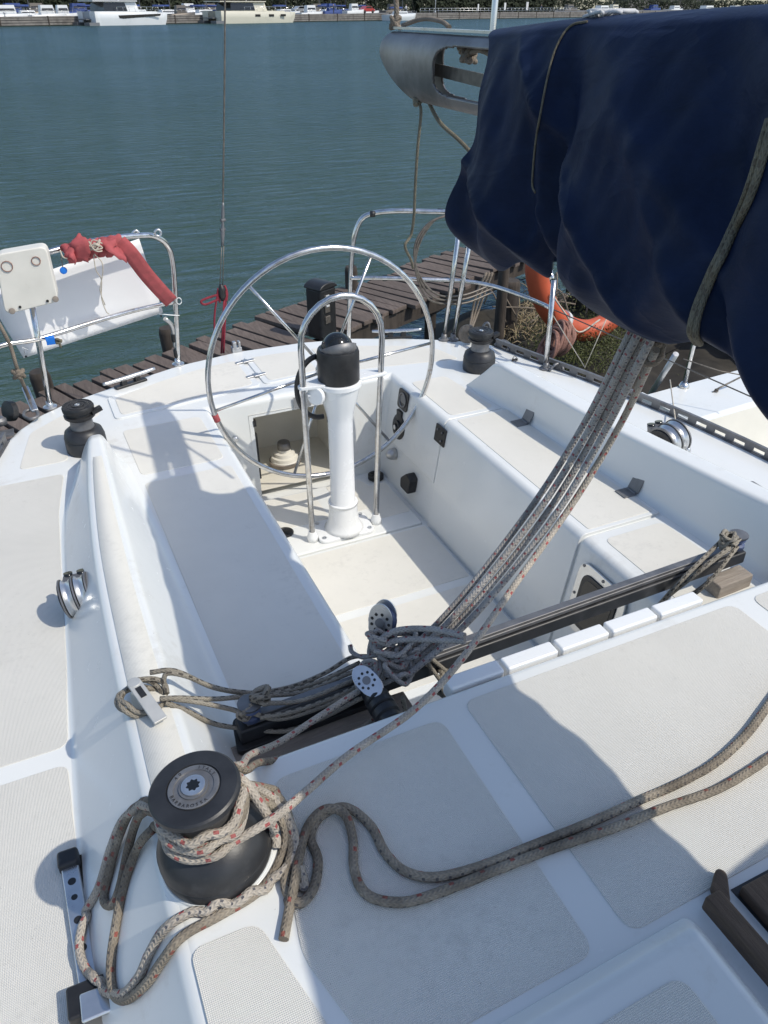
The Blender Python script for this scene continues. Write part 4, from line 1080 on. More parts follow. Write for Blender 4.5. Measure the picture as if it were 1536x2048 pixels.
# mainsheet: six falls between boom and traveller car
car = Vector((.655, 1.262, .665))
topc = ax(1262, 700, xcb(1.1)); topc.z += .01
spine = [(1265, 705, 1.445), (1192, 850, 1.20), (1100, 1003, 1.0), (985, 1155, .845), (893, 1258, .745), (796, 1345, .675)]
m = MB()
for i in range(4):
    o_ = i - 1.5; P = []
    for k, (a, b_, z_) in enumerate(spine):
        sp_ = (14, 14.5, 16, 15.5, 14, 12)[k]; P.append(az(a + o_ * sp_ * .87, b_ + o_ * sp_ * .5, z_ + (.006 if i % 2 else -.006)))
    m.tube([P[0] + Vector((.02, -.02, .10))] + P, .0083, 10, sub=9)
ms = m.build('mainsheet', M['sheet']); tag(ms, 'bundle of red flecked grey mainsheet falls running from boom to traveller', 'rope')
# the fall that leads down to the big winch
wl = [az(1312, 700, 1.46), az(1240, 850, 1.21), az(1150, 1000, 1.02), az(1040, 1155, .90), az(930, 1310, .835), az(830, 1418, .805), az(700, 1508, .81), az(610, 1585, .84), az(548, 1636, .872)]
ang = lambda q: q
def ringpt(a, z, r): return bwc + rotb @ Vector((r * math.cos(R(a)), r * math.sin(R(a)), z))
wraps = []
for k in range(0, 44):
    a = -66 - k * 22; z = .108 + .055 * (k / 44) + .004 * math.sin(k * 1.9); wraps.append(ringpt(a, z, lerp(.069, .062, k / 44) + .007 * math.sin(k * 1.3) ** 2))
rope('winch_sheet', wl + wraps, RR, 'line', 'cream rope with red flecks running from the boom and wrapped round the large winch', n=12, sub=6)
# second lead from the block to the winch and its crossing turns
up1 = [az(728, 1375, .70), az(640, 1432, .705), az(560, 1484, .73), az(500, 1510, .80), az(482, 1530, .90)]
rope('jib_sheet', up1 + [ringpt(40, .168, .063), ringpt(15, .15, .066), ringpt(-20, .14, .066), ringpt(-55, .132, .066), ringpt(-90, .13, .064), ringpt(-130, .132, .062), ringpt(-175, .135, .056)], RR * .95, 'line', 'cream rope with red flecks pulled straight from the pulley block to the large winch')
up2 = [az(780, 1400, .68), az(735, 1450, .66), az(640, 1490, .69), az(560, 1518, .745), az(515, 1526, .80), az(492, 1540, .875), ringpt(25, .172, .07), ringpt(5, .15, .074), ringpt(-25, .136, .070), ringpt(-60, .128, .066), ringpt(-110, .13, .058), ringpt(-160, .13, .052)]
rope('spare_sheet', up2, RR * .95, 'dirty', 'dull brown rope drooping from the pulley block to the large winch')
# coils falling off the winch to the coachroof
RB = RR * 1.06
def laid(name, pre, pix, post, mat, label, r=RB):
    return rope(name, pre + lay(pix, r) + post, r, mat, label, sub=3, n=12)
laid('winch_tail', [ringpt(60, .165, .052), ringpt(30, .16, .064), ringpt(5, .15, .078)], [(530, 1640, .03), (548, 1680, .012), (548, 1700)], [], 'line', 'short rope end hanging off the right side of the large winch')
laid('rope_coil', [ringpt(60, .14, .054), ringpt(30, .14, .060)], [(545, 1585, .05), (575, 1630, .03), (585, 1700, .012), (572, 1755, .004), (575, 1790), (600, 1812), (628, 1780), (636, 1725), (622, 1680), (640, 1640, .004), (690, 1620, .004), (740, 1655), (770, 1710), (810, 1748), (870, 1760), (960, 1738), (1060, 1698), (1180, 1650), (1280, 1605), (1360, 1570), (1430, 1530), (1490, 1475), (1533, 1418)], [az(1580, 1350, RT + .01)], 'dirty', 'upper brown rope snaking across the coachroof from a loop by the winch', RR * 1.1)
laid('rope_coil', [], [(568, 1884), (578, 1830), (590, 1770, .016), (600, 1712, .010), (618, 1655, .012), (652, 1624, .016), (690, 1634, .012), (706, 1685), (708, 1740), (725, 1785), (760, 1806), (820, 1808), (900, 1782), (1000, 1742), (1110, 1700), (1230, 1660), (1330, 1620), (1430, 1585), (1500, 1545), (1533, 1522)], [az(1585, 1485, RT + .01)], 'dirty', 'lower brown rope across the coachroof, its stained bare end nearest the camera', RR * 1.1)
laid('winch_loop', [ringpt(150, .15, .064)], [(296, 1606, .07), (268, 1626, .05), (244, 1680, .02), (224, 1755, .004), (216, 1800), (232, 1810), (248, 1775), (264, 1700, .012), (282, 1640, .05), (302, 1622, .07)], [ringpt(165, .145, .066)], 'dirty', 'short rope loop hanging over the coachroof edge left of the large winch')
laid('winch_loop', [ringpt(60, .15, .054), ringpt(30, .15, .060)], [(545, 1600, .06), (578, 1645, .035), (590, 1700, .012), (562, 1752, .006), (480, 1792), (400, 1822), (340, 1856), (308, 1905), (285, 1955), (250, 1988), (205, 1972), (172, 1940), (160, 1895), (172, 1838), (205, 1775), (228, 1700, .016), (254, 1640, .04), (290, 1612, .07)], [ringpt(156, .14, .066)], 'line', 'outer long rope loop draped from the large winch down to the side deck')
laid('winch_loop', [ringpt(60, .13, .054), ringpt(25, .135, .060)], [(550, 1622, .05), (572, 1670, .02), (562, 1722, .004), (520, 1786), (440, 1836), (372, 1874), (335, 1919), (302, 1966), (262, 1998), (236, 1985), (230, 1930), (240, 1850), (258, 1765), (285, 1692, .015), (318, 1655, .05)], [ringpt(200, .125, .064)], 'dirty', 'inner rope loop draped from the large winch, turning along the coachroof side')
laid('winch_loop', [ringpt(60, .16, .052), ringpt(20, .16, .062)], [(545, 1600, .06), (575, 1650, .03), (598, 1705, .006), (592, 1760), (610, 1780), (600, 1740, .012)], [], 'line', 'single rope turn tucked against the right side of the large winch')
# traveller control lines: from the hook bar to the ends and the car
ctl = .0058
hookc = az(290, 1398, .735)
coil = []
for k in range(46):
    a = k * .42; rr_ = .050 + .006 * math.sin(k * 1.1); coil.append(hookc + Vector((-.002 + rr_ * math.cos(a), .008 + .85 * rr_ * math.sin(a), -.012 + .018 * math.sin(k * .37) + .012 * (k % 5) / 5)))
rope('control_line', coil + [az(330, 1350, .75), az(372, 1352, .735), (az(430, 1376, .66)), az(500, 1386, .62), az(580, 1374, .62), az(650, 1346, .64), az(700, 1316, .655), az(740, 1312, .66)], ctl, 'trav', 'black flecked traveller line coiled under the aluminium hook bar', sub=5)
lines = [([(300, 1345, .755), (350, 1342, .75), (420, 1372, .68), (480, 1384, .63), (560, 1385, .62), (640, 1362, .635), (720, 1325, .65)], 'upper'),
         ([(320, 1398, .745), (360, 1396, .73), (430, 1398, .66), (500, 1392, .63), (600, 1385, .63), (690, 1350, .645), (740, 1330, .655)], 'second'),
         ([(330, 1405, .735), (370, 1420, .70), (430, 1448, .62), (500, 1458, .60), (570, 1462, .595), (640, 1438, .61), (730, 1392, .63)], 'lowest'),
         ([(500, 1425, .665), (560, 1438, .64), (640, 1415, .64), (700, 1385, .645), (750, 1355, .655)], 'middle'),
         ([(345, 1398, .735), (400, 1405, .70), (460, 1418, .665), (490, 1425, .665), (520, 1408, .672), (600, 1402, .655), (680, 1372, .655), (745, 1340, .66)], 'knotted'),
         ([(520, 1435, .655), (580, 1425, .65), (660, 1398, .648), (720, 1370, .65)], 'short')]
words = {'upper': 'topmost black flecked traveller line sagging from the hook bar', 'second': 'black flecked traveller line just below the topmost one', 'lowest': 'lowest black flecked traveller line hanging along the wooden packing block', 'middle': 'black flecked line rounding the left end sheave of the traveller', 'knotted': 'black flecked traveller line passing through the knot at the left end', 'short': 'short black flecked line lying on the left end plate'}
for l, key in lines: rope('control_line', [az(*q) for q in l], ctl, 'trav', words[key], sub=6, group='traveller control lines')
m = MB(); knot(m, az(518, 1395, .685), .026, .0058, 6, 31); knot(m, az(490, 1425, .665), .018, .0058, 4, 32)
tag(m.build('line_knot', M['trav']), 'black flecked rope knot on the left traveller sheave', 'knot')
# right end of the traveller
m = MB()
for (a, b_, c_) in (((1475, 1085, .685), (1390, 1150, .64), (1290, 1230, .40)), ((1470, 1100, .67), (1400, 1180, .60), (1280, 1250, .33)), ((1440, 1085, .675), (1350, 1175, .62), (1270, 1265, .30))):
    P = [az(*a), az(*b_), az(*c_)]; m.tube(P, ctl, 8, sub=8)
    m.tube([p + Vector((.012, .004, .006)) for p in P], ctl, 8, sub=8)
knot(m, az(1455, 1082, .69), .030, .0058, 7, 41)
tag(m.build('control_line', M['trav'], None), 'black flecked traveller line doubled over the right end sheave', 'rope')
# tangle at the car
m = MB()
knot(m, az(735, 1345, .69), .036, .0055, 4, 57, sub=8); knot(m, az(815, 1310, .69), .045, .0055, 3, 58, sub=8); knot(m, az(790, 1305, .70), .058, .0062, 4, 51, sub=8); knot(m, az(765, 1285, .73), .040, .0058, 4, 52, sub=8); knot(m, az(800, 1345, .68), .050, .0062, 3, 55, sub=8)
m.tube([az(748, 1290, .73), az(790, 1262, .76), (az(860, 1258, .78)), az(930, 1272, .80)], RR, 10, sub=6)
m.tube([az(742, 1300, .72), az(800, 1280, .745), az(880, 1280, .77), az(930, 1282, .79)], RR, 10, sub=6)
m.tube([az(700, 1290, .68), az(705, 1305, .67), az(730, 1315, .67), az(760, 1305, .69)], .006, 8, sub=6)
tag(m.build('rope_tangle', M['sheet']), 'tangled red flecked rope ends knotted round the traveller car', 'knot')
m = MB(); knot(m, az(840, 1300, .665), .032, .006, 7, 61); tag(m.build('rope_tangle', M['trav']), 'black flecked rope bundle on the right side of the traveller car', 'knot')
m = MB(); knot(m, az(900, 1375, .55), .034, .006, 6, 62); tag(m.build('rope_tangle', M['trav']), 'black flecked rope bundle dangling into the cockpit beyond the coachroof edge', 'knot')
for pp, lb_ in (([(850, 1320, .65), (880, 1360, .58), (905, 1400, .50)], 'longest black flecked rope tail dangling into the cockpit'), ([(860, 1315, .65), (895, 1345, .58), (915, 1365, .55)], 'right hand black flecked rope tail dangling into the cockpit'), ([(880, 1340, .60), (900, 1385, .50), (890, 1410, .47)], 'lowest black flecked rope tail curling into the cockpit'), ([(805, 1395, .66), (812, 1430, .58), (808, 1470, .52)], 'thin rope tail beside the black rubber bellows')):
    rope('rope_tail', [az(*q) for q in pp], .0058, 'trav', lb_, sub=6)
# blocks at the car
def pulley(c, axis, up_, s, mat_cheek, label, nm='pulley_block'):
    c = Vector(c); axis = Vector(axis).normalized(); up_ = (Vector(up_) - axis * Vector(up_).dot(axis)).normalized(); sd_ = up_.cross(axis)
    root = thing(nm, label, 'pulley', c)
    m = MB()
    for k in (-1, 1):
        poly = [];
        for i in range(28):
            a = 2 * math.pi * i / 28; poly.append(c + axis * (.013 * s * k) + up_ * (math.sin(a) * .036 * s + (.012 * s if math.sin(a) > 0 else -.004 * s)) + sd_ * (math.cos(a) * .026 * s))
        m.slab(poly if k > 0 else poly[::-1], axis * k, .003 * s)
    m.build('cheek', M[mat_cheek], root, bevel=.0008)
    m = MB(); m.lathe([(.028 * s, -.009 * s), (.022 * s, -.003 * s), (.022 * s, .003 * s), (.028 * s, .009 * s)], c + up_ * .006 * s, 28, axis=axis); m.build('sheave', M['bluesheave'], root)
    m = MB()
    for i in range(9):
        a = 2 * math.pi * i / 9; m.lathe([(.0035 * s, 0), (.0035 * s, .0006), (0, .0006)], c + axis * .0131 * s + (up_ * math.sin(a) + sd_ * math.cos(a)) * .019 * s + up_ * .006 * s, 8, axis=axis)
        m.lathe([(.0035 * s, 0), (.0035 * s, .0006), (0, .0006)], c - axis * .0131 * s + (up_ * math.sin(a) + sd_ * math.cos(a)) * .019 * s + up_ * .006 * s, 8, axis=-axis)
    m.build('cheek_hole', M['black'], root)
    m = MB(); m.lathe([(.010 * s, -.0165 * s), (.010 * s, .0165 * s)], c + up_ * .006 * s, 14, axis=axis); m.build('axle', M['dalu'], root)
    return root
pulley(az(765, 1246, .745), (-.75, -.65, .25), (.05, .1, 1), 1.2, 'galu', 'upright grey pulley block with a blue sheave on the traveller car')
pulley(az(738, 1366, .728), (-.35, -.5, .8), (-.3, .7, .3), .95, 'galu', 'grey pulley block lying flat on top of the black rubber bellows')
pulley(az(832, 1290, .69), (-.5, -.5, .7), (.6, .5, .3), 1.0, 'black', 'black pulley block half hidden in the rope tangle')
b0, b1 = az(742, 1378, .700), az(784, 1446, .690); m = MB()
d_ = (b1 - b0).normalized()
m.lathe([(0, 0), (.026, .0), (.028, .012), (.026, .022), (.030, .026), (.030, .036), (.026, .040), (.031, .045), (.031, .058), (.026, .062), (.031, .066), (.031, .082), (.026, .086), (.027, .100), (.020, .106), (0, .106)], b0, 28, axis=d_)
tag(m.build('rubber_bellows', M['black']), 'ribbed black rubber boot hanging below the grey pulley block at the traveller', 'boot')
m = MB(); m.bar(car + Vector((-.07, -.001, -.012)), car + Vector((.07, .002, -.012)), .046, .02); tag(m.build('traveller_car', M['black'], bevel=.004), 'black sliding car on the mainsheet traveller under the ropes', 'traveller car')

# ------------------------------------------------------------------ backstay with red tackle
p = [ay(451, -60, 3.86), ay(450, 0, 3.86), ay(449, 160, 3.86), ay(446, 405, 3.86), ay(445, 440, 3.86)]
st_ = thing('backstay', 'thin wire backstay rising behind the left pushpit with a red tackle at its foot', 'rigging wire', p[-1])
m = MB(); m.tube(p, .0042, 8); m.build('wire', M['wire'], st_)
m = MB(); a_ = ay(446, 405, 3.86); b_ = ay(445, 492, 3.86)
m.tube([a_, lerp(a_, b_, .25), lerp(a_, b_, .45), lerp(a_, b_, .7), b_], [.005, .009, .006, .011, .006], 10, sub=3)
m.lathe([(.008, -.012), (.008, .012)], lerp(a_, b_, .62), 10, axis=(1, .3, 0)); m.lathe([(.008, -.012), (.008, .012)], lerp(a_, b_, .4), 10, axis=(1, .3, 0)); m.build('turnbuckle', M['dalu'], st_)
m = MB(); c_ = ay(442, 570, 3.86)
for dx in (-.004, .006): m.tube([b_ + Vector((dx, 0, 0)), c_ + Vector((dx * 1.5, 0, 0))], .0022, 6)
m.build('strop', M['wire'], st_)
m = MB(); m.tube([c_ + Vector((0, 0, .005)), c_ + Vector((0, 0, -.02)), c_ + Vector((0, 0, -.055)), c_ + Vector((0, 0, -.08))], [.006, .020, .020, .008], 12, sub=3); m.build('tackle_block', M['black'], st_)
m = MB()
f1, f2 = az(427, 700, .46), az(446, 706, .46)
f1 = ay(430, 690, 3.86); f2 = ay(447, 706, 3.86)
m.tube([c_ + Vector((-.022, 0, -.04)), lerp(c_, f1, .5) + Vector((-.018, 0, 0)), f1], .005, 8, sub=5); m.tube([c_ + Vector((.022, 0, -.03)), lerp(c_, f2, .5) + Vector((.014, 0, 0)), f2], .006, 8, sub=5); m.tube([c_ + Vector((.010, 0, -.06)), f2 + Vector((-.012, 0, 0))], .005, 8)
q = ay(402, 603, 3.86); m.tube([c_ + Vector((-.015, 0, -.045)), q + Vector((.03, 0, .012)), q, q + Vector((.02, 0, -.018)), c_ + Vector((-.02, .0, -.07))], .006, 8, sub=6)
m.tube([c_ + Vector((-.015, 0, -.015)), c_ + Vector((-.024, 0, -.05)), c_ + Vector((-.015, 0, -.085))], .006, 8, sub=4); m.tube([c_ + Vector((.018, 0, -.005)), c_ + Vector((.026, 0, -.045)), c_ + Vector((.018, 0, -.085))], .006, 8, sub=4)
m.build('tackle_line', M['redrope'], st_)

# ------------------------------------------------------------------ things tied to the left pushpit
bdp = [ay(-30, 590, 3.50), ay(280, 480, 3.66), ay(328, 628, 3.76), ay(48, 720, 3.50)]
m = MB(); nb = (bdp[1] - bdp[0]).cross(bdp[3] - bdp[0]).normalized()
if nb.y > 0: nb = -nb
bl = [p + Vector((0, .025, 0)) for p in bdp]
nn = 12; rows = []
for i in range(nn + 1):
    rows.append([lerp(lerp(bl[0], bl[1], k / nn), lerp(bl[3], bl[2], k / nn), i / nn)  for k in range(nn + 1)])
m.grid(rows); bo = m.build('name_board', M['board'], None, solid=.004); tag(bo, 'plain white plastic sheet tied behind the left pushpit rail', 'board')
m = MB()
for q in ((322, 632), (52, 713)): m.lathe([(.005, 0), (.005, .002), (0, .002)], ay(q[0], q[1], 3.70 if q[0] > 200 else 3.48), 8, axis=(0, -1, 0))
m.build_each('eyelet', M['black'], bo)
def box_pix(name, pix, yy, depth, mat, label, cat):
    P = [ay(a, b_, yy) for a, b_ in pix]; m = MB(); m.slab(P, (P[1] - P[0]).cross(P[3] - P[0]) * -1 if False else (0, -1, .12), -depth)
    return P, m
P = [ay(a, b_, 3.33) for a, b_ in ((-12, 510), (92, 492), (118, 604), (10, 630))]
m = MB(); ctr = sum(P, Vector()) / 4; rp_ = []
for i in range(4):
    p_, q_, r_ = P[i], P[i - 1], P[(i + 1) % 4]
    for k in range(5):
        t = k / 4; A_ = p_ + (q_ - p_).normalized() * .03; B_ = p_ + (r_ - p_).normalized() * .03; rp_.append(A_ * (1 - t) ** 2 + p_ * 2 * t * (1 - t) + B_ * t * t)
n_ = len(rp_); m.add(rp_ + [p + Vector((.01, .075, .0)) for p in rp_], [list(range(n_)), list(range(n_, 2 * n_))[::-1]] + [(i, n_ + i, n_ + (i + 1) % n_, (i + 1) % n_) for i in range(n_)])
bx = m.build('safety_box', M['oldwhite'], None, bevel=.006, seg=3, recalc=True); tag(bx, 'aged white plastic box clamped to the left pushpit post', 'box')
m = MB(); 
for (a, b_) in ((24, 622), (111, 598)): m.lathe([(.012, 0), (.012, .004), (.006, .006), (0, .006)], ay(a, b_, 3.328), 14, axis=(0, -1, 0))
m.build_each('box_screw', M['greywood'], bx)
m = MB(); 
for (a, b_) in ((40, 614), (95, 602)): m.lathe([(.0055, 0), (.0055, .002), (0, .002)], ay(a, b_, 3.328), 10, axis=(0, -1, 0))
m.build_each('box_hole', M['black'], bx)
m = MB()
for (a, b_, r_) in ((14, 533, .020), (72, 522, .016)): m.tube([ay(a, b_, 3.327) + Vector((r_ * math.cos(k * .52), 0, r_ * math.sin(k * .52))) for k in range(12)], .0016, 6, closed=True)
m.build_each('rust_ring', M['rustrope'], bx)
# red webbing bound round the rail
def ribbon(m, pts, w, upv, th=.004, sub=6, curl=1):
    pts, _ = catmull([Vector(p) for p in pts], sub); rows = []
    for i, p_ in enumerate(pts):
        t = (pts[min(i + 1, len(pts) - 1)] - pts[max(i - 1, 0)]).normalized(); u_ = Vector(upv[i * (len(upv) - 1) // max(1, len(pts) - 1)]) if isinstance(upv[0], (tuple, list, Vector)) else Vector(upv)
        s_ = (u_ - t * u_.dot(t)).normalized(); ww = w * (1 + .12 * curl * math.sin(i * 1.7)); rows.append([p_ - s_ * ww / 2, p_ - s_ * ww * .17 + t.cross(s_) * .004 * curl, p_ + s_ * ww * .17 - t.cross(s_) * .003 * curl, p_ + s_ * ww / 2])
    m.grid(rows)
m = MB()
A_ = ay(136, 506, 3.42); B_ = ay(200, 490, 3.46); C_ = ay(243, 488, 3.50)
prev = []
for k in range(40):
    t = k / 39; c0 = lerp(A_, C_, t); a = k * 1.15; rr_ = .026 + .012 * math.sin(t * 3.1) + .008 * math.sin(k * 2.1)
    prev.append(c0 + Vector((0, rr_ * math.cos(a), rr_ * math.sin(a))))
ribbon(m, prev, .055, (1, 0, .2), sub=4)
ribbon(m, [ay(148, 478, 3.41), ay(164, 492, 3.385), ay(160, 520, 3.40)], .060, rt * .9 + cu * .2)
ribbon(m, [ay(134, 500, 3.40), ay(146, 506, 3.385), ay(152, 518, 3.40)], .055, cu)
ribbon(m, [ay(215, 482, 3.43), ay(228, 500, 3.41), ay(250, 512, 3.44)], .06, cu * .8 - rt * .3)
ribbon(m, [ay(238, 484, 3.45), ay(262, 508, 3.46), ay(292, 548, 3.52), ay(320, 580, 3.58), ay(343, 604, 3.65)], .066, rt * .72 + cu * .6, curl=0)
wb = m.build('webbing_strap', M['red'], None, solid=.003); tag(wb, 'faded red webbing strap wound round the left pushpit rail', 'strap')
m = MB(); knot(m, ay(190, 492, 3.40), .030, .0025, 7, 71)
m.tube([ay(187, 510, 3.40), ay(192, 540, 3.40), ay(203, 560, 3.41), ay(203, 595, 3.42), ay(212, 622, 3.42), ay(218, 628, 3.42)], .0022, 6, sub=5)
m.tube([ay(188, 508, 3.40), ay(204, 525, 3.40), ay(205, 550, 3.40), ay(200, 580, 3.41), ay(210, 610, 3.41)], .0022, 6, sub=5)
m.tube([ay(120, 500, 3.40), ay(126, 514, 3.39), ay(136, 517, 3.39)], .0028, 6, sub=5)
tag(m.build('string', M['thincord']), 'pale string tied round the red webbing with its ends hanging down', 'string')
m = MB(); q = ay(127, 541, 3.40); m.lathe([(.012, -.003), (.0145, 0), (.012, .004), (0, .005)], q, 18, axis=(0, -1, .1)); bp_ = m.build('blue_tag', M['blue']); tag(bp_, 'round blue plastic tag hanging on a thin wire below the rail', 'tag')
m = MB(); m.tube([q + Vector((0, 0, .014)), ay(122, 510, 3.42)], .002, 6); m.build('tag_wire', M['wire'], bp_)
q = ay(100, 678, 3.435); m = MB(); m.lathe([(.0145, -.018), (.0145, .018)], q, 16, axis=(1, .1, .15)); m.box(q + Vector((0, -.012, -.006)), (.034, .004, .03)); tag(m.build('tape', M['blue'], bevel=.001), 'bright blue tape wrapped round the middle bar', 'tape')
m = MB(); knot(m, ay(116, 682, 3.43), .014, .005, 4, 81); m.tube([ay(118, 684, 3.43), ay(122, 695, 3.43)], .005, 8); tag(m.build('rope_scrap', M['cord']), 'short khaki rope scrap knotted beside the blue tape', 'rope')
m = MB()
m.tube([ay(318, 628, 3.68), ay(340, 630, 3.69), ay(359, 631, 3.70)], .0022, 6); m.tube([ay(358, 602, 3.70) + Vector((.012 * math.cos(k * .6), 0, .016 * math.sin(k * .6))) for k in range(11)], .002, 6); m.tube([ay(50, 706, 3.44), ay(44, 694, 3.42), ay(56, 700, 3.44)], .002, 6)
for o_, l_ in zip(m.build_each('cable_tie', M['white'], None), ('long white cable tie joining the plastic sheet to the right end of the rail', 'white cable tie ring near the top right of the rail post', 'white cable tie at the lower left corner of the plastic sheet')): tag(o_, l_, 'cable tie')
# mooring gear at the left corner: blocks and rope leading up
m = MB(); m.tube([ay(-6, 640, 3.30), ay(20, 690, 3.30), ay(36, 742, 3.30), az(60, 800, S + .03)], .0075, 10, sub=5); knot(m, ay(38, 748, 3.30), .022, .008, 5, 91)
tag(m.build('mooring_rope', M['oldrope']), 'grey rope leading down to the shackle at the left stern corner', 'rope')
r1 = thing('snatch_block', 'black ratchet block with steel shackle lying at the left stern corner', 'pulley', az(25, 835, S))
q = az(20, 822, S + .05); m = MB(); m.lathe([(.0, -.016), (.030, -.016), (.044, -.012), (.044, .012), (.030, .016), (0, .016)], q, 28, axis=(-.8, -.5, .3)); m.build('block_body', M['black'], r1)
m = MB(); m.bar(az(50, 775, S + .06), az(70, 822, S + .02), .03, .014); m.build('shackle_pin', M['galu'], r1, bevel=.004)
m = MB(); m.tube([az(48, 832, S + .015), az(60, 838, S + .02), az(76, 832, S + .02), az(70, 820, S + .015), az(52, 822, S + .015)], .007, 8, sub=4, closed=True); m.build('shackle', M['dalu'], r1)
q = az(0, 848, S + .02); m = MB(); m.lathe([(.03, 0), (.03, .02), (.02, .03), (0, .03)], q, 18); m.box(az(5, 868, S + .005), (.09, .06, .006)); m.build('deck_plate', M['dalu'], r1)
# ropes and coil hanging at the right pushpit
m = MB()
hc = ay(868, 470, 3.45)
for k in range(3):
    m.tube([ay(905, 428, 3.42), ay(868 - k * 5, 442 + k * 2, 3.44), ay(838 - k * 4, 490, 3.45), ay(832 + k * 2, 545, 3.46), ay(860 + k * 6, 600 - k * 6, 3.47), ay(925, 607 - k * 8, 3.5), ay(985, 585 - k * 8, 3.52)], .0055, 8, sub=6)
tag(m.build('rope_coil', M['wire']), 'dark brown rope coil hung over the right pushpit rail', 'rope')
r2 = thing('ratchet_block', 'large black ratchet block standing by the right winch', 'pulley', az(935, 680, S))
q = az(935, 668, S + .055); m = MB(); m.lathe([(0, -.018), (.034, -.018), (.048, -.013), (.048, .013), (.034, .018), (0, .018)], q, 28, axis=(-.5, -.8, .2)); m.build('block_body', M['wire'], r2)
q = az(972, 660, S + .06); m = MB(); m.tube([q + Vector((.022 * math.cos(a), .0, .04 * math.sin(a))) for a in [k * .45 for k in range(14)]], .007, 8, closed=True); m.lathe([(.018, -.01), (.018, .01)], q, 18, axis=(-.4, -.8, .1)); m.build('shackle', M['dalu'], r2)
m = MB(); m.tube([az(990, 690, S + .01), az(1005, 682, S + .025), az(1020, 690, S + .02), az(1015, 700, S + .01)], .009, 8, sub=4); m.build('fairlead_eye', M['dalu'], r2)
q = az(1030, 720, S + .004); m = MB(); knot(m, q, .02, .0018, 5, 95, n=6); tag(m.build('wire_coil', M['wire']), 'small coil of thin wire lying on the right side deck', 'wire')
m = MB(); 
for k in range(3): m.tube([ay(985 - 6 * k, 545, 3.6), ay(968 - 8 * k, 590, 3.62), ay(950 - 4 * k, 640, 3.6), ay(938, 668, 3.3)], .007, 8, sub=5)
tag(m.build('mooring_rope', M['oldrope']), 'grey doubled rope leading down to the ratchet block on the right', 'rope')
# ------------------------------------------------------------------ water, mud bank, jetty
WZ = -0.72
m = MB(); m.add([(-400, -60, WZ), (700, -60, WZ), (700, 420, WZ), (-400, 420, WZ)], [(0, 1, 2, 3)]); tag(m.build('water', M['water']), kind='structure')
# jetty behind the stern
JZ = 0.0
j0, j1 = az(130, 772, JZ), az(935, 490, JZ); jd = (j1 - j0).normalized(); jn = Vector((jd.y, -jd.x, 0))
JW = .70
jt = thing('jetty', 'weathered wooden jetty of loose grey brown planks behind the stern', 'jetty', j0)
m = MB(); k = -1.6; L = (j1 - j0).length
while k < L + 1.6:
    w_ = rnd.uniform(.078, .102); a0 = j0 + jd * k
    off = rnd.uniform(-.05, .05); sk = rnd.uniform(-.025, .025); zt = rnd.uniform(-.008, .008)
    m.bar(a0 + jd * w_ / 2 + jn * (-.02 + off) + Vector((0, 0, zt - .02)), a0 + jd * (w_ / 2 + sk) + jn * (JW + off) + Vector((0, 0, zt - .02 + rnd.uniform(-.008, .008))), w_, .035)
    k += w_ + rnd.uniform(.014, .026)
m.build('deck_boards', M['jetty'], jt, bevel=.004, seg=1)
for o_ in (.08, .60):
    m = MB(); m.bar(j0 + jd * -1.6 + jn * o_ + Vector((0, 0, -.11)), j1 + jd * 1.6 + jn * o_ + Vector((0, 0, -.11)), .10, .13); m.build('bearer', M['pile'], jt)
def pile(x, y, z, rad, hgt=1.4, lean=(0, 0)):
    p_ = az(x, y, z); m = MB(); pr = []
    n = 10; m.tube([p_ + Vector((lean[0] * q, lean[1] * q, -q)) for q in (0, .04, .3, .7, 1.2)], [rad * .86, rad, rad * .98, rad * 1.03, rad * 1.05], n); m.build('pile', M['pile'], jt)
pile(332, 655, .11, .058, lean=(.04, 0)); pile(76, 742, .10, .062, lean=(.06, 0)); pile(702, 533, .18, .055); pile(1022, 560, .05, .085); pile(862, 600, -.10, .05); pile(770, 640, -.10, .05); pile(1010, 520, .3, .045)
# dark power pedestal on the jetty
pb = az(645, 668, JZ); pe = thing('power_pedestal', 'black shore power pedestal standing on the jetty', 'pedestal', pb)
rz = Matrix.Rotation(math.atan2(jd.y, jd.x), 3, 'Z')
m = MB(); m.prism(ccw(round_poly([(-.085, -.075), (.085, -.075), (.085, .075), (-.085, .075)], .03)), 0, .345); m.v = [pb + rz @ v for v in m.v]; m.build('body', M['black'], pe, bevel=.01, seg=3)
m = MB(); cap = []
for k in range(9):
    a = math.pi * k / 8; cap.append((.092 * math.cos(a), .345 + .045 * math.sin(a)))
m.add([pb + rz @ Vector((x, y, z)) for y in (-.082, .082) for x, z in cap], [list(range(9)), list(range(9, 18))[::-1]] + [(i, 9 + i, 9 + (i + 1) % 9, (i + 1) % 9) for i in range(9)]); m.build('cap', M['black'], pe, bevel=.008, seg=2, recalc=True)
m = MB()
for zz_ in (.28, .21, .13): m.box(pb + rz @ Vector((-.02, -.078, zz_)), (.05, .012, .055), rz)
m.build_each('socket', M['wire'], pe, bevel=.003)
m = MB()
for zz_ in (.302, .232): m.box(pb + rz @ Vector((-.02, -.085, zz_)), (.03, .006, .012), rz)
m.build_each('socket_label', M['cloth2'], pe)
# lines hanging under the jetty
m = MB(); m.tube([az(905, 600, -.2), az(960, 585, -.35), az(1010, 575, -.2)], .010, 8, sub=6); m.tube([az(850, 640, -.25), az(900, 610, -.3), az(960, 600, -.25)], .008, 8, sub=6)
for o_, l_ in zip(m.build_each('mooring_rope', M['oldrope'], None), ('thicker slack rope slung under the jetty edge', 'thinner slack rope slung under the jetty nearer the stern')): tag(o_, l_, 'rope')

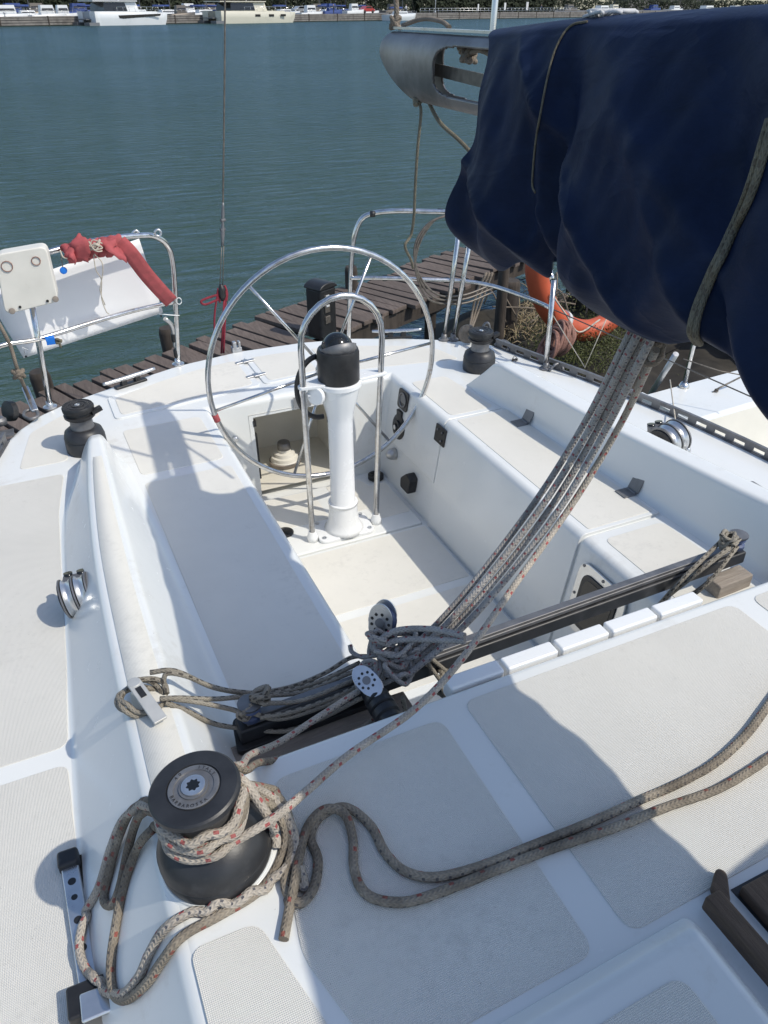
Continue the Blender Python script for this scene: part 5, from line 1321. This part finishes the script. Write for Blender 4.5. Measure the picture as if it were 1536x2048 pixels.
# mud bank and weeds between jetty and the neighbouring boat
mb_ = [az(960, 640, -.55), az(1000, 560, -.6), az(1120, 500, -.6), az(1420, 520, -.6), az(1420, 800, -.5), az(1100, 800, -.5)]
NG = 40; rows = []
cen = az(1160, 660, -.5)
for i in range(NG + 1):
    row = []
    for k in range(NG + 1):
        x = cen.x - 1.25 + 4.6 * i / NG; y = cen.y - 1.9 + 3.4 * k / NG
        d_ = min(1, max(0, min(x - cen.x + 1.25, cen.y + 1.5 - y, y - cen.y + 1.9)) / .5)
        row.append(Vector((x, y, -.88 + .33 * d_ + .10 * noise.noise(Vector((x * 2.2, y * 2.2, 0))) * d_ + .04 * noise.noise(Vector((x * 7, y * 7, 1))))))
    rows.append(row)
m = MB(); m.grid(rows); tag(m.build('mud_bank', M['mud']), kind='structure')
def leaves(name, mat, n, pixel, zr, size, label, kind='stuff'):
    m = MB()
    for _ in range(n):
        x, y = pixel(); p_ = az(x, y, zr[0]) + Vector((0, 0, rnd.uniform(0, zr[1]))); s_ = rnd.uniform(.5, 1.2) * size
        a = Vector((rnd.gauss(0, 1), rnd.gauss(0, 1), rnd.gauss(.3, .8))).normalized(); b_ = a.cross(Vector((rnd.gauss(0, 1), rnd.gauss(0, 1), rnd.gauss(0, 1)))).normalized()
        m.add([p_ - a * s_, p_ + b_ * s_ * .4, p_ + a * s_, p_ - b_ * s_ * .4], [(0, 1, 2, 3)])
    o = m.build(name, M[mat]); return tag(o, label, 'weeds' if kind else None, kind=kind)
def tri(pts):
    def f():
        c_ = rnd.choice(pts); return rnd.gauss(c_[0], c_[2]), rnd.gauss(c_[1], c_[3])
    return f
leaves('weed_patch', 'leaf', 5200, tri([(1150, 680, 45, 30), (1190, 700, 40, 28), (1100, 700, 30, 30), (1220, 680, 25, 40), (1160, 720, 50, 20)]), (-.40, .22), .013, 'green weeds growing on the mud bank beside the toe rail')
def stems(name, mat, n, pixel, z0, hgt, r, label):
    m = MB()
    for _ in range(n):
        x, y = pixel(); p_ = az(x, y, z0); d_ = Vector((rnd.gauss(0, .5), rnd.gauss(0, .5), rnd.uniform(.1, .8))) * hgt
        m.tube([p_, p_ + d_ * .5 + Vector((0, 0, .02)), p_ + d_], [r, r * .8, r * .4], 4, caps=False)
    return tag(m.build(name, M[mat]), label, kind='stuff')
stems('dry_reeds', 'dry', 260, tri([(1060, 640, 22, 26), (1040, 660, 22, 16), (1085, 625, 14, 22)]), -.38, .15, .005, 'heap of broken dry reeds on the mud bank')
stems('weed_stalks', 'leaf', 500, tri([(1170, 700, 55, 30)]), -.40, .16, .0025, 'thin green weed stalks on the mud bank')
stems('twigs', 'pile', 90, tri([(1270, 680, 45, 45), (1080, 600, 40, 20)]), -.40, .30, .004, 'dark twigs scattered on the mud bank')
# orange horseshoe lifebuoy standing on the bank
ob = az(1110, 660, -.15); dep = ob.y + .02
cs = [(1078, 500), (1073, 540), (1082, 585), (1105, 628), (1140, 655), (1180, 660), (1220, 640), (1240, 600), (1240, 560)]
m = MB(); P = [ay(x, y, dep + .1 * i / 8) for i, (x, y) in enumerate(cs)]
m.tube(P, [.080, .086, .088, .088, .088, .088, .085, .082, .07], 20, sub=6)
lb = m.build('lifebuoy', M['orange']); tag(lb, 'orange horseshoe lifebuoy lying beyond the right stern rail', 'lifebuoy')
m = MB(); bnd = lerp(P[3], P[4], .55); m.lathe([(.0905, -.022), (.0915, 0), (.0905, .022)], bnd, 24, axis=(P[4] - P[3])); m.build('reflective_band', M['cloth2'], lb)
m = MB(); m.tube([P[2] + Vector((.02, -.10, .02)), P[3] + Vector((.04, -.13, .02)), P[4] + Vector((.0, -.12, -.0)), P[5] + Vector((0, -.1, .12))], .007, 8, sub=5); m.build('grab_line', M['thincord'], lb)
rcp = ay(1115, 690, dep - .35); m = MB()
for k in range(17):
    t = k / 16; c_ = rcp + Vector((lerp(-.10, .10, t), lerp(-.02, .05, t), .05 * math.sin(t * 3.1))); r_ = .10 + .02 * math.sin(k * 2.3)
    m.tube([c_ + Vector((.05 * math.sin(a) + .01 * math.sin(k + a * 2), .04 * math.cos(a), r_ * math.sin(a) + .01 * math.sin(k * 3 + a))) + Vector((.02 * math.cos(a), .07 * math.cos(a), 0)) for a in [q * .5236 for q in range(12)]], .011, 8, sub=3, closed=True)
tag(m.build('rope_coil', M['rustrope']), 'rusty brown rope coil heaped beside the dry reeds', 'rope')
m = MB()
for k in range(9):
    q = az(rnd.uniform(1000, 1240), rnd.uniform(570, 650), -.25); m.tube([q, q + Vector((rnd.uniform(-.2, .2), .1, rnd.uniform(.05, .3))), q + Vector((rnd.uniform(-.3, .3), .15, rnd.uniform(-.1, .15)))], .007, 7, sub=5)
for o_ in m.build_each('old_rope', M['oldrope'], None): tag(o_, 'stray old rope lying among the debris behind the orange lifebuoy', 'rope', 'old ropes behind the lifebuoy')
# dark timber fendering behind the bank
f0, f1 = az(1150, 560, -.3), az(1460, 640, -.3); fd = (f1 - f0).normalized()
tw = thing('fender_wall', 'dark timber fender wall behind the mud bank', 'wall', f0)
m = MB()
for k in range(26):
    c_ = f0 + fd * (k * .145); m.bar(c_ + Vector((0, 0, -.6)), c_ + Vector((rnd.uniform(-.02, .02), 0, rnd.uniform(.30, .45))), .13, .10, up=(0, 1, 0))
m.build_each('timber', M['darkwood'], tw, bevel=.008)
m = MB(); m.bar(f0 + Vector((0, -.08, .16)), f1 + Vector((0, -.08, .16)), .08, .12); m.build('waler', M['darkwood'], tw)

# ------------------------------------------------------------------ neighbouring white yacht on the right
nz = .24
n0, n1 = az(1276, 788, nz), az(1448, 742, nz); nd = (n1 - n0).normalized(); nn_ = Vector((nd.y, -nd.x, 0))
nb = thing('neighbour_yacht', 'white yacht moored alongside on the right with a cream coaming', 'sailboat', n0)
n1 = n0 + nd * 5.5
pr = [(0.0, nz - .75), (0.02, nz - .02), (.03, nz), (.36, nz), (.385, nz - .015), (.47, nz - .30), (.50, nz - .315), (1.0, nz - .32)]
m = MB(); rows = []
for t in (0, .01, .1, .4, 1):
    q = lerp(n0, n1, t); rows.append([q + nn_ * a + Vector((0, 0, z - nz)) + Vector((0, 0, nz - nz)) for a, z in pr])
m.grid(rows); o_ = m.build('deck', M['gel'], nb, bevel=0); o_.data.polygons.foreach_set('use_smooth', [False] * len(o_.data.polygons))
q = lerp(n0, n1, .0); m = MB(); q = q + nd * .012 + Vector((0, 0, .004)); m.slab([q + Vector((0, 0, -.75)) , q + nn_ * 1.0 + Vector((0, 0, -.75)), q + nn_ * 1.0 + Vector((0, 0, -.32)), q + nn_ * .47 + Vector((0, 0, -.30)), q + nn_ * .37, q], -nd, .02); m.build('transom', M['gel'], nb)
m = MB(); a_ = n0 + nn_ * .375; b_ = n1 + nn_ * .375
m.slab([n0 + nn_ * .388 + Vector((0, 0, -.02)), n1 + nn_ * .388 + Vector((0, 0, -.02)), n1 + nn_ * .474 + Vector((0, 0, -.297)), n0 + nn_ * .474 + Vector((0, 0, -.297))], nn_ * -1 + Vector((0, 0, .3)), -.004); m.build('coaming', M['cream'], nb)
for (x, y) in ((1430, 820), (1490, 805)):
    q = az(x, y, nz - .13); m = MB(); m.lathe([(.030, 0), (.028, .008), (.016, .010), (.014, .004), (0, .004)], q, 18, axis=nn_ + Vector((0, 0, .35))); m.build('deck_fitting', M['cloth2'], nb)
m = MB(); q = az(1367, 774, nz); m.tube([q, q + Vector((.01, 0, .62))], .0125, 12); m.lathe([(.03, 0), (.03, .01), (.015, .03)], q, 14); m.build('stanchion', M['steel'], nb)
m = MB(); m.tube([az(1297, 795, nz - .1), ay(1352, 708, az(1352, 740, nz).y - .25)], .016, 10); m.build('boarding_tube', M['alu'], nb)
m = MB(); m.tube([az(1367, 718, .55), az(1440, 742, .45), az(1536, 760, .45)], .003, 6); m.tube([az(1373, 822, .15), az(1438, 776, nz + .02), az(1480, 755, .3)], .005, 6); knot(m, az(1434, 779, nz + .015), .012, .003, 4, 97, n=6); m.tube([az(1477, 805, .2), az(1475, 870, .1)], .004, 6); m.tube([az(1485, 872, .05), az(1536, 840, .05)], .004, 6)
m.build_each('lashing', M['wire'], nb)
m = MB(); q = lerp(n0, n1, .30) + nn_ * .62 + Vector((0, 0, -.316)); m.slab([q, q + nd * .7, q + nd * .7 + nn_ * .22, q + nn_ * .18], (0, 0, 1), .003); m.build('rust_stain', M['oldwhite'], nb)
# ------------------------------------------------------------------ far quay with moored boats, about 160 m away
q0, q1 = az(0, 53, WZ), az(1018, 37, WZ); ud = (q1 - q0).normalized(); un = Vector((-ud.y, ud.x, 0))   # un points away from us
def qx(px, d=0.0, z=0.0):
    """point on the quay line seen at picture column px, d metres behind the quay face"""
    r_ = ray(px, 45); r_.z = 0; den = r_.x * -ud.y + r_.y * ud.x
    base = q0 + un * d; w = base - CAMP; t = (w.x * -ud.y + w.y * ud.x) / den
    return Vector((r_.x * t, r_.y * t, z))
QZ = 0.55
def qbar(m, s0, s1, d0, d1, z0, z1):
    P = [q0 + ud * s + un * d for s, d in ((s0, d0), (s1, d0), (s1, d1), (s0, d1))]
    m.prism([(p.x, p.y) for p in P], z0, z1)
m = MB(); qbar(m, -120, 420, 0.1, 90, -3, QZ); tag(m.build('quay', M['concrete']), kind='structure')
wf = thing('quay_fendering', 'long horizontal timber boards facing the far quay above the water', 'fendering', q0)
for z0, z1 in ((-.62, -.34), (-.25, .02), (.11, .36), (.42, .60)):
    m = MB(); qbar(m, -120, 420, -.15, .05, z0, z1); m.build('timber_board', M['quaywood'], wf)
m = MB()
for s in range(-12, 52): qbar(m, s * 8, s * 8 + .20, -.22, .08, -.75, .66)
m.build_each('fender_post', M['pile'], wf)
fx, fy = ud, un
def loc(c, a, b_, z): return c + ud * a + un * b_ + Vector((0, 0, z))
def lbox(m, c, a0, a1, b0, b1, z0, z1, taper=0):
    P = [loc(c, a, b_, z) for z, tp in ((z0, 0), (z1, taper)) for a, b_ in ((a0 + tp, b0 + tp), (a1 - tp, b0 + tp), (a1 - tp, b1 - tp), (a0 + tp, b1 - tp))]
    m.add(P, [(3, 2, 1, 0), (4, 5, 6, 7), (0, 1, 5, 4), (1, 2, 6, 5), (2, 3, 7, 6), (3, 0, 4, 7)])
def hull_mesh(m, c, L, B, z0, zs, zb, tum=.0):
    """bow at +a; sheer rising to the bow"""
    rows = []; n = 14
    for i in range(n + 1):
        t = i / n; a = L * t; w = B / 2 * (1 - max(0, (t - .55) / .45) ** 2.2); zt = lerp(zs, zb, t ** 1.3); stem = .25 * t ** 6
        rows.append([loc(c, a - stem * 0 - L * .03 * (t ** 5) , -w * .86, z0), loc(c, a, -w, lerp(z0, zt, .5)), loc(c, a + L * .012 * t, -w, zt), loc(c, a, -w * .9, zt + .04), loc(c, a, w * .9, zt + .04), loc(c, a + L * .012 * t, w, zt), loc(c, a - L * .03 * (t ** 5), w * .86, z0)])
    m.grid(rows); b = len(m.v) - 7 * (n + 1)
    m.f.append([b + k for k in range(7)]); m.sm.append(False); m.uv.append(None); m.mi.append(0)
def catamaran(pa, pb, mat, label, windows):
    c = qx(pa, -5.5, WZ); e = qx(pb, -5.5, WZ); L = (e - c).length * 1.0
    r_ = thing('catamaran', label, 'catamaran', c)
    m = MB(); hull_mesh(m, c, L, 1.9, -.05, 1.95, 1.72); hull_mesh(m, c + un * 4.2, L, 1.9, -.05, 1.95, 1.72); m.build('hull', M[mat], r_)
    m = MB(); lbox(m, c, L * .10, L * .88, .4, 3.8, .7, 1.95); m.build('bridge_deck', M[mat], r_)
    m = MB(); lbox(m, c, L * .16, L * .62, -.2, 4.6, 1.92, 3.3, .35); cb = m.build('cabin', M[mat], r_)
    m = MB(); lbox(m, c, L * .15, L * .46, -.24, 4.55, 2.02, 3.2, .24); m.build('cabin_window', M['glass'], cb)
    m = MB(); lbox(m, c, L * .02, L * .60, -.4, 4.8, 3.35, 3.5); m.build('roof', M[mat], r_)
    m = MB(); 
    if windows == 1:
        P = [loc(c, L * a, -.972, z) for a, z in ((.30, 1.42), (.88, 1.62), (.865, 1.30), (.36, .95), (.31, 1.02))]; m.slab(P, -un, -.02)
    else:
        for a in (.46, .64, .80): lbox(m, c, L * a - .6, L * a + .6, -1.0, -.9, 1.05, 1.42)
    m.build('hull_window', M['glass'], r_)
    m = MB(); lbox(m, c, -1.2, .6, -.9, .9, .0, .45); lbox(m, c, -1.2, .6, 3.3, 5.1, .0, .45); lbox(m, c, -.9, L * .1, .6, 3.6, .8, .95); m.build('stern_step', M['dalu'], r_)
    m = MB()
    for k in range(9): m.tube([loc(c, L * (.3 + .08 * k), -.8, 1.9), loc(c, L * (.3 + .08 * k), -.8, 2.6)], .03, 6)
    m.tube([loc(c, L * .3, -.8, 2.6), loc(c, L * .94, -.8, 2.6)], .025, 6); m.build('guard_rail', M['steel'], r_)
    m = MB(); m.tube([loc(c, L * .45, 2.1, 3.4), loc(c, L * .45, 2.1, 17)], .12, 10); m.build('mast', M['galu'], r_)
    return r_
catamaran(187, 335, 'hullw', 'white catamaran with one long dark hull window moored at the far quay', 1)
catamaran(438, 590, 'hullc', 'cream catamaran with three small square hull windows moored at the far quay', 3)
def far_boat(px, d, L, mat, label, mast=True, cover=None, flip=False, z=WZ, cab=True, group=None):
    c = qx(px, d, z); r_ = thing('moored_boat', label, 'boat', c, group)
    m = MB(); hull_mesh(m, c, L, L * .3, .0, 1.05, 1.35); m.build('hull', M[mat], r_)
    if cab:
        m = MB(); lbox(m, c, L * .28, L * .66, -L * .09, L * .09, 1.05, 1.75 if mast else 2.5, .18); cb = m.build('cabin', M[mat], r_)
        m = MB(); lbox(m, c, L * .31, L * .63, -L * .088, L * .088, 1.38 if mast else 1.7, 1.58 if mast else 2.2, .16); m.build('cabin_window', M['glass'], cb)
    if mast:
        m = MB(); m.tube([loc(c, L * .55, 0, 1.2), loc(c, L * .55, 0, 13)], .09, 8); m.build('mast', M['dalu'], r_)
        m = MB(); m.tube([loc(c, L * .54, 0, 2.4), loc(c, L * .12, 0, 2.4)], .16, 8); m.build('boom_cover', M[cover or 'bluecov'], r_)
        m = MB(); m.tube([loc(c, L * .98, 0, 1.3), loc(c, L * .55, 0, 12)], .03, 5); m.tube([loc(c, L * .02, 0, 1.1), loc(c, L * .55, 0, 12.6)], .02, 5); m.build('stay', M['wire'], r_)
    m = MB()
    for k in range(6): m.tube([loc(c, L * (.1 + .16 * k), -L * .125, 1.1), loc(c, L * (.1 + .16 * k), -L * .125, 1.75)], .025, 5)
    m.tube([loc(c, L * .1, -L * .125, 1.75), loc(c, L * .9, -L * .125, 1.75)], .02, 5); m.build('guard_rail', M['steel'], r_)
    return r_
far_boat(772, -3, 9.5, 'hullw', 'white sailboat with a bare mast moored near the right end of the far water', True)
# boats laid up or afloat behind the quay
lay = [(-30, 5, 8, 'hullw', 0), (20, 9, 7, 'hullw', 1), (62, 4, 6.5, 'hullw', 0), (100, 5, 5.5, 'hullw', 0), (150, 14, 9, 'bluecov', 1), (338, 6, 6, 'wire', 0), (375, 12, 9, 'hullw', 1), (410, 16, 9, 'bluecov', 1), (598, 8, 7, 'hullw', 0), (630, 14, 9, 'hullw', 1), (662, 18, 9, 'bluecov', 1), (700, 20, 10, 'hullw', 1), (300, 16, 9, 'hullw', 1), (240, 20, 9, 'hullw', 1), (540, 20, 9, 'hullw', 1), (1180, 30, 14, 'hullw', 0), (1390, 40, 18, 'hullw', 0), (1450, 46, 16, 'hullw', 0), (1330, 55, 14, 'hullw', 0)]
hw = {'hullw': 'white', 'bluecov': 'blue', 'wire': 'dark grey'}
for i, (px_, d_, L_, mt, ms_) in enumerate(lay):
    pos = 'far left' if px_ < 200 else ('behind the two catamarans' if px_ < 560 else ('right of the cream catamaran' if px_ < 720 else 'far right above the cover'))
    far_boat(px_, d_, L_, mt, '%s %s boat %s, number %s along the distant quay' % (hw[mt], 'sailing' if ms_ else 'motor', pos, ['one', 'two', 'three', 'four', 'five', 'six', 'seven', 'eight', 'nine', 'ten', 'eleven', 'twelve', 'thirteen', 'fourteen', 'fifteen', 'sixteen', 'seventeen', 'eighteen', 'nineteen'][i]), bool(ms_), z=QZ - .9)
more = [(-10, 22, 8, 'bluecov', 'blue hulled motor boat behind the white boats at the far left'), (42, 18, 7, 'wire', 'dark hulled motor boat between two white ones at the far left'), (125, 24, 8, 'bluecov', 'blue hulled motor boat just left of the white catamaran'), (352, 20, 7, 'hullw', 'white motor boat tucked behind the gap between the catamarans'), (392, 26, 8, 'wire', 'dark hulled boat behind the gap between the catamarans'), (425, 9, 6, 'hullw', 'small white motor boat close to the stern of the cream catamaran'), (612, 20, 7, 'wire', 'dark hulled motor boat just right of the cream catamaran'), (645, 8, 6, 'bluecov', 'blue hulled motor boat on the quay near the red car'), (690, 10, 6, 'hullw', 'small white motor boat left of the red car'), (765, 22, 8, 'wire', 'dark hulled motor boat behind the moored sailboat'), (1120, 40, 10, 'wire', 'dark motor boat left of the far right boats'), (1210, 34, 10, 'hullc', 'cream motor boat among the far right boats'), (1290, 44, 11, 'bluecov', 'blue motor boat among the far right boats'), (1500, 40, 14, 'hullw', 'large white motor boat at the far right edge')]
for px_, d_, L_, mt, lb_ in more: far_boat(px_, d_, L_, mt, lb_, False, z=QZ - .6)
# masts of the boats farther back
m = MB(); c = qx(640, 30, QZ); 
mast0 = thing('mast', 'thin grey mast among the crowd of masts behind the far quay', 'mast', c, 'masts behind the far quay')
m.tube([c, c + Vector((0, 0, 14))], .10, 7); m.build('pole', M['galu'], mast0); m = MB(); m.tube([c + Vector((0, 0, 1.7)), c + Vector((2.5, -.8, 1.8))], .18, 7); m.build('boom_cover', M['bluecov'], mast0)
for k in range(150):
    px_ = rnd.choice([rnd.uniform(0, 190), rnd.uniform(320, 440), rnd.uniform(590, 770), rnd.uniform(200, 600)]); p_ = qx(px_, rnd.uniform(8, 50), QZ); dup(mast0, p_ - c)
# bollards and lamp posts on the quay edge
c = qx(13, .6, QZ); bo0 = thing('bollard', 'small white bollard standing on the far quay edge', 'bollard', c, 'bollards on the far quay')
m = MB(); m.lathe([(.20, 0), (.16, .1), (.13, .4), (.22, .5), (.22, .62), (0, .68)], c, 12); m.build('post', M['cloth2'], bo0)
for px_ in (95, 140, 345, 425, 625, 650, 880, 905, 930, 960, 985, 1010, 1040, 1075): dup(bo0, qx(px_, .6, QZ) - c)
c = qx(870, 8, QZ); lp0 = thing('lamp_post', 'slim pale lamp post on the far promenade', 'lamp post', c, 'lamp posts on the far promenade')
m = MB(); m.tube([c, c + Vector((0, 0, 6))], .09, 8); m.lathe([(.2, 0), (.14, .4), (.1, .5)], c, 10); m.build('pole', M['hullw'], lp0); m = MB(); m.tube([c + Vector((0, 0, 6)), c + Vector((.8, -.4, 6.2))], .1, 8); m.build('lamp_head', M['dalu'], lp0)
for px_ in (862, 965, 978, 990, 850, 1100, 1250, 480, 60): dup(lp0, qx(px_, rnd.uniform(7, 12), QZ) - c)
# cars
def carobj(px_, d_, mat, label):
    c = qx(px_, d_, QZ); r_ = thing('parked_car', label, 'car', c)
    m = MB(); pf = [(-2.1, .3), (-2.1, .75), (-1.9, .9), (-1.2, .98), (-.6, 1.42), (.75, 1.45), (1.5, .95), (2.05, .8), (2.1, .35)]
    P = [loc(c, a, -.85, z) for a, z in pf] + [loc(c, a, .85, z) for a, z in pf]; n = len(pf)
    m.add(P, [list(range(n))[::-1], list(range(n, 2 * n))] + [(i, n + i, n + (i + 1) % n, (i + 1) % n) for i in range(n)]); m.build('body', M[mat], r_, bevel=.06, seg=2, recalc=True)
    m = MB(); m.slab([loc(c, a, -.87, z) for a, z in ((-1.0, 1.0), (-.55, 1.36), (.68, 1.38), (1.2, 1.0))], -un, .01); m.build('window', M['glass'], r_)
    for a in (-1.3, 1.35): m = MB(); m.lathe([(.32, -.1), (.32, .1), (.2, .12), (0, .12)], loc(c, a, -.8, .32), 16, axis=-un); m.build('wheel', M['black'], r_)
    return r_
carobj(733, 14, 'carred', 'red car parked on the far quay behind the sailboat'); carobj(600, 24, 'carsilver', 'silver car parked on the far quay right of the cream catamaran'); carobj(1052, 20, 'carsilver', 'silver car parked near the dark hedge on the far promenade'); carobj(455, 26, 'carsilver', 'silver car parked behind the cream catamaran')
# people on the promenade
def person(px_, d_, top_, label):
    c = qx(px_, d_, QZ); r_ = thing('person', label, 'person', c)
    m = MB()
    for s_ in (-1, 1): m.tube([loc(c, .10 * s_, .1 * s_, 0), loc(c, .10 * s_, .02 * s_, .45), loc(c, .09 * s_, 0, .85)], [.06, .065, .09], 8)
    m.build('trousers', M['cloth1'], r_)
    m = MB(); m.tube([loc(c, 0, 0, .82), loc(c, 0, 0, 1.1), loc(c, 0, 0, 1.38), loc(c, 0, 0, 1.46)], [.16, .17, .21, .10], 10)
    for s_ in (-1, 1): m.tube([loc(c, .21 * s_, 0, 1.38), loc(c, .26 * s_, .03, 1.1), loc(c, .25 * s_, -.08, .85)], [.07, .055, .045], 7)
    m.build('shirt', M[top_], r_)
    m = MB(); m.tube([loc(c, 0, 0, 1.44), loc(c, 0, 0, 1.52), loc(c, 0, 0, 1.62), loc(c, 0, 0, 1.72), loc(c, 0, 0, 1.76)], [.06, .075, .10, .085, .03], 10, sub=2); m.build('head', M['skin'], r_)
person(668, 4, 'cloth1', 'person in dark clothes standing on the far quay'); person(812, 5, 'cloth2', 'person in a pale shirt walking on the far quay right of the sailboat'); person(1080, 5, 'cloth1', 'person in a dark top on the promenade beside the hedge')
# trees and hedges
def crown(m, c, rx, rz_, n, ls):
    for _ in range(n):
        v = Vector((rnd.gauss(0, 1), rnd.gauss(0, 1), rnd.gauss(0, 1))).normalized() * rnd.uniform(.45, 1.0) ** .6
        p_ = c + Vector((v.x * rx, v.y * rx, v.z * rz_)); p_ += Vector((noise.noise(p_ * .8), noise.noise(p_ * .8 + Vector((9, 0, 0))), noise.noise(p_ * .8 + Vector((0, 9, 0))))) * rx * .3
        a = Vector((rnd.gauss(0, 1), rnd.gauss(0, 1), rnd.gauss(0, 1))).normalized(); b_ = a.orthogonal().normalized(); s_ = ls * rnd.uniform(.6, 1.3)
        m.add([p_ - a * s_, p_ + b_ * s_ * .5, p_ + a * s_, p_ - b_ * s_ * .5], [(0, 1, 2, 3)])
trees = [(560, 30, 2.2, 3.0), (880, 24, 2.6, 2.6), (915, 26, 2.4, 2.4), (940, 24, 2.6, 2.8), (1000, 22, 2.4, 2.2), (1030, 24, 2.6, 2.4), (1060, 22, 2.4, 2.2), (800, 36, 3.4, 3.4), (1130, 60, 4, 3.5), (1240, 70, 4, 3.6), (20, 60, 5, 5), (120, 62, 5, 5), (300, 66, 5, 5), (690, 50, 4, 4), (-60, 60, 5, 5), (200, 62, 5, 4.5), (380, 64, 5, 5), (460, 66, 5, 5), (540, 64, 5, 4.6), (610, 62, 5, 5), (760, 60, 5, 5), (70, 60, 5, 4.6), (250, 64, 5, 5)]
for i, (px_, d_, rx, hz_) in enumerate(trees):
    c = qx(px_, d_, QZ); t_ = thing('tree', 'dark green leafy tree beyond the far quay, %s' % ('one of the rounded ones on the promenade' if d_ < 40 else 'tall and set well back'), 'tree', c, 'trees on the promenade' if d_ < 40 else 'tall trees well behind the quay')
    m = MB(); m.tube([c, c + Vector((.05, 0, hz_ * .6)), c + Vector((0, .1, hz_))], [.2, .14, .05], 8); m.build('trunk', M['pile'], t_)
    m = MB(); crown(m, c + Vector((0, 0, hz_ * .8 + .6)), rx, hz_ * .8, 900, .28); m.build('crown', M['bush'], t_)
# low buildings and boards
def house(px0, px1, d_, h_, mat, label):
    a_, b_ = qx(px0, d_, QZ), qx(px1, d_, QZ); L_ = (b_ - a_).length; r_ = thing('building', label, 'building', a_)
    m = MB(); lbox(m, a_, 0, L_, 0, 8, 0, h_); w_ = m.build('wall', M[mat], r_)
    m = MB(); lbox(m, a_, -.3, L_ + .3, -.3, 8.3, h_, h_ + .25); m.build('roof', M['concrete'], r_)
house(1250, 1420, 85, 4.2, 'concrete', 'low grey building behind the far right boats')
def hedge(px0, px1, d_, h_, n, label):
    m = MB(); a_, b_ = qx(px0, d_, QZ), qx(px1, d_, QZ)
    for _ in range(n):
        t = rnd.random(); p_ = lerp(a_, b_, t) + un * rnd.uniform(0, 2.5); hh = h_ * (.75 + .3 * noise.noise(Vector((t * 30, d_, 0)))); p_.z += rnd.random() ** .8 * hh
        a = Vector((rnd.gauss(0, 1), rnd.gauss(0, 1), rnd.gauss(0, 1))).normalized(); b2 = a.orthogonal().normalized(); s_ = rnd.uniform(.35, .8)
        m.add([p_ - a * s_, p_ + b2 * s_ * .6, p_ + a * s_, p_ - b2 * s_ * .6], [(0, 1, 2, 3)])
    return tag(m.build('hedge', M['bush']), label, 'hedge')
hedge(835, 1108, 15, 4.5, 7000, 'long dark hedge along the far promenade behind the white signs'); hedge(-80, 470, 58, 6, 7000, 'dark tree belt far behind the catamarans'); hedge(470, 835, 58, 6, 5000, 'dark tree belt far behind the masts right of the catamarans'); hedge(1090, 1560, 60, 5, 6000, 'dark tree belt behind the far right boats')
def sign(px_, d_, w_, z0, z1, mat, label):
    c = qx(px_, d_, QZ); r_ = thing('sign_board', label, 'sign', c)
    m = MB(); lbox(m, c, -w_ / 2, w_ / 2, 0, .08, z0, z1); m.build('panel', M[mat], r_)
    m = MB(); lbox(m, c, -w_ / 2 + .05, -w_ / 2 + .13, .02, .10, 0, z0); lbox(m, c, w_ / 2 - .13, w_ / 2 - .05, .02, .10, 0, z0); m.build_each('post', M['dalu'], r_)
sign(1052, 9, 1.0, .5, 2.4, 'cloth2', 'pale information board standing before the dark hedge'); sign(1008, 10, .8, .6, 2.2, 'hullw', 'white sign board on the promenade left of the information board'); sign(955, 11, .5, .4, 1.9, 'hullw', 'narrow white sign on the promenade by the lamp posts')
# railing along the promenade
m = MB()
a_ = qx(840, 1.2, QZ)
for k in range(40): m.tube([loc(a_, k * 1.6, 0, 0), loc(a_, k * 1.6, 0, 1.0)], .035, 6)
for z_ in (.5, 1.0): m.tube([loc(a_, 0, 0, z_), loc(a_, 63, 0, z_)], .03, 6)
tag(m.build('railing', M['galu']), 'grey metal railing along the promenade edge', 'railing')
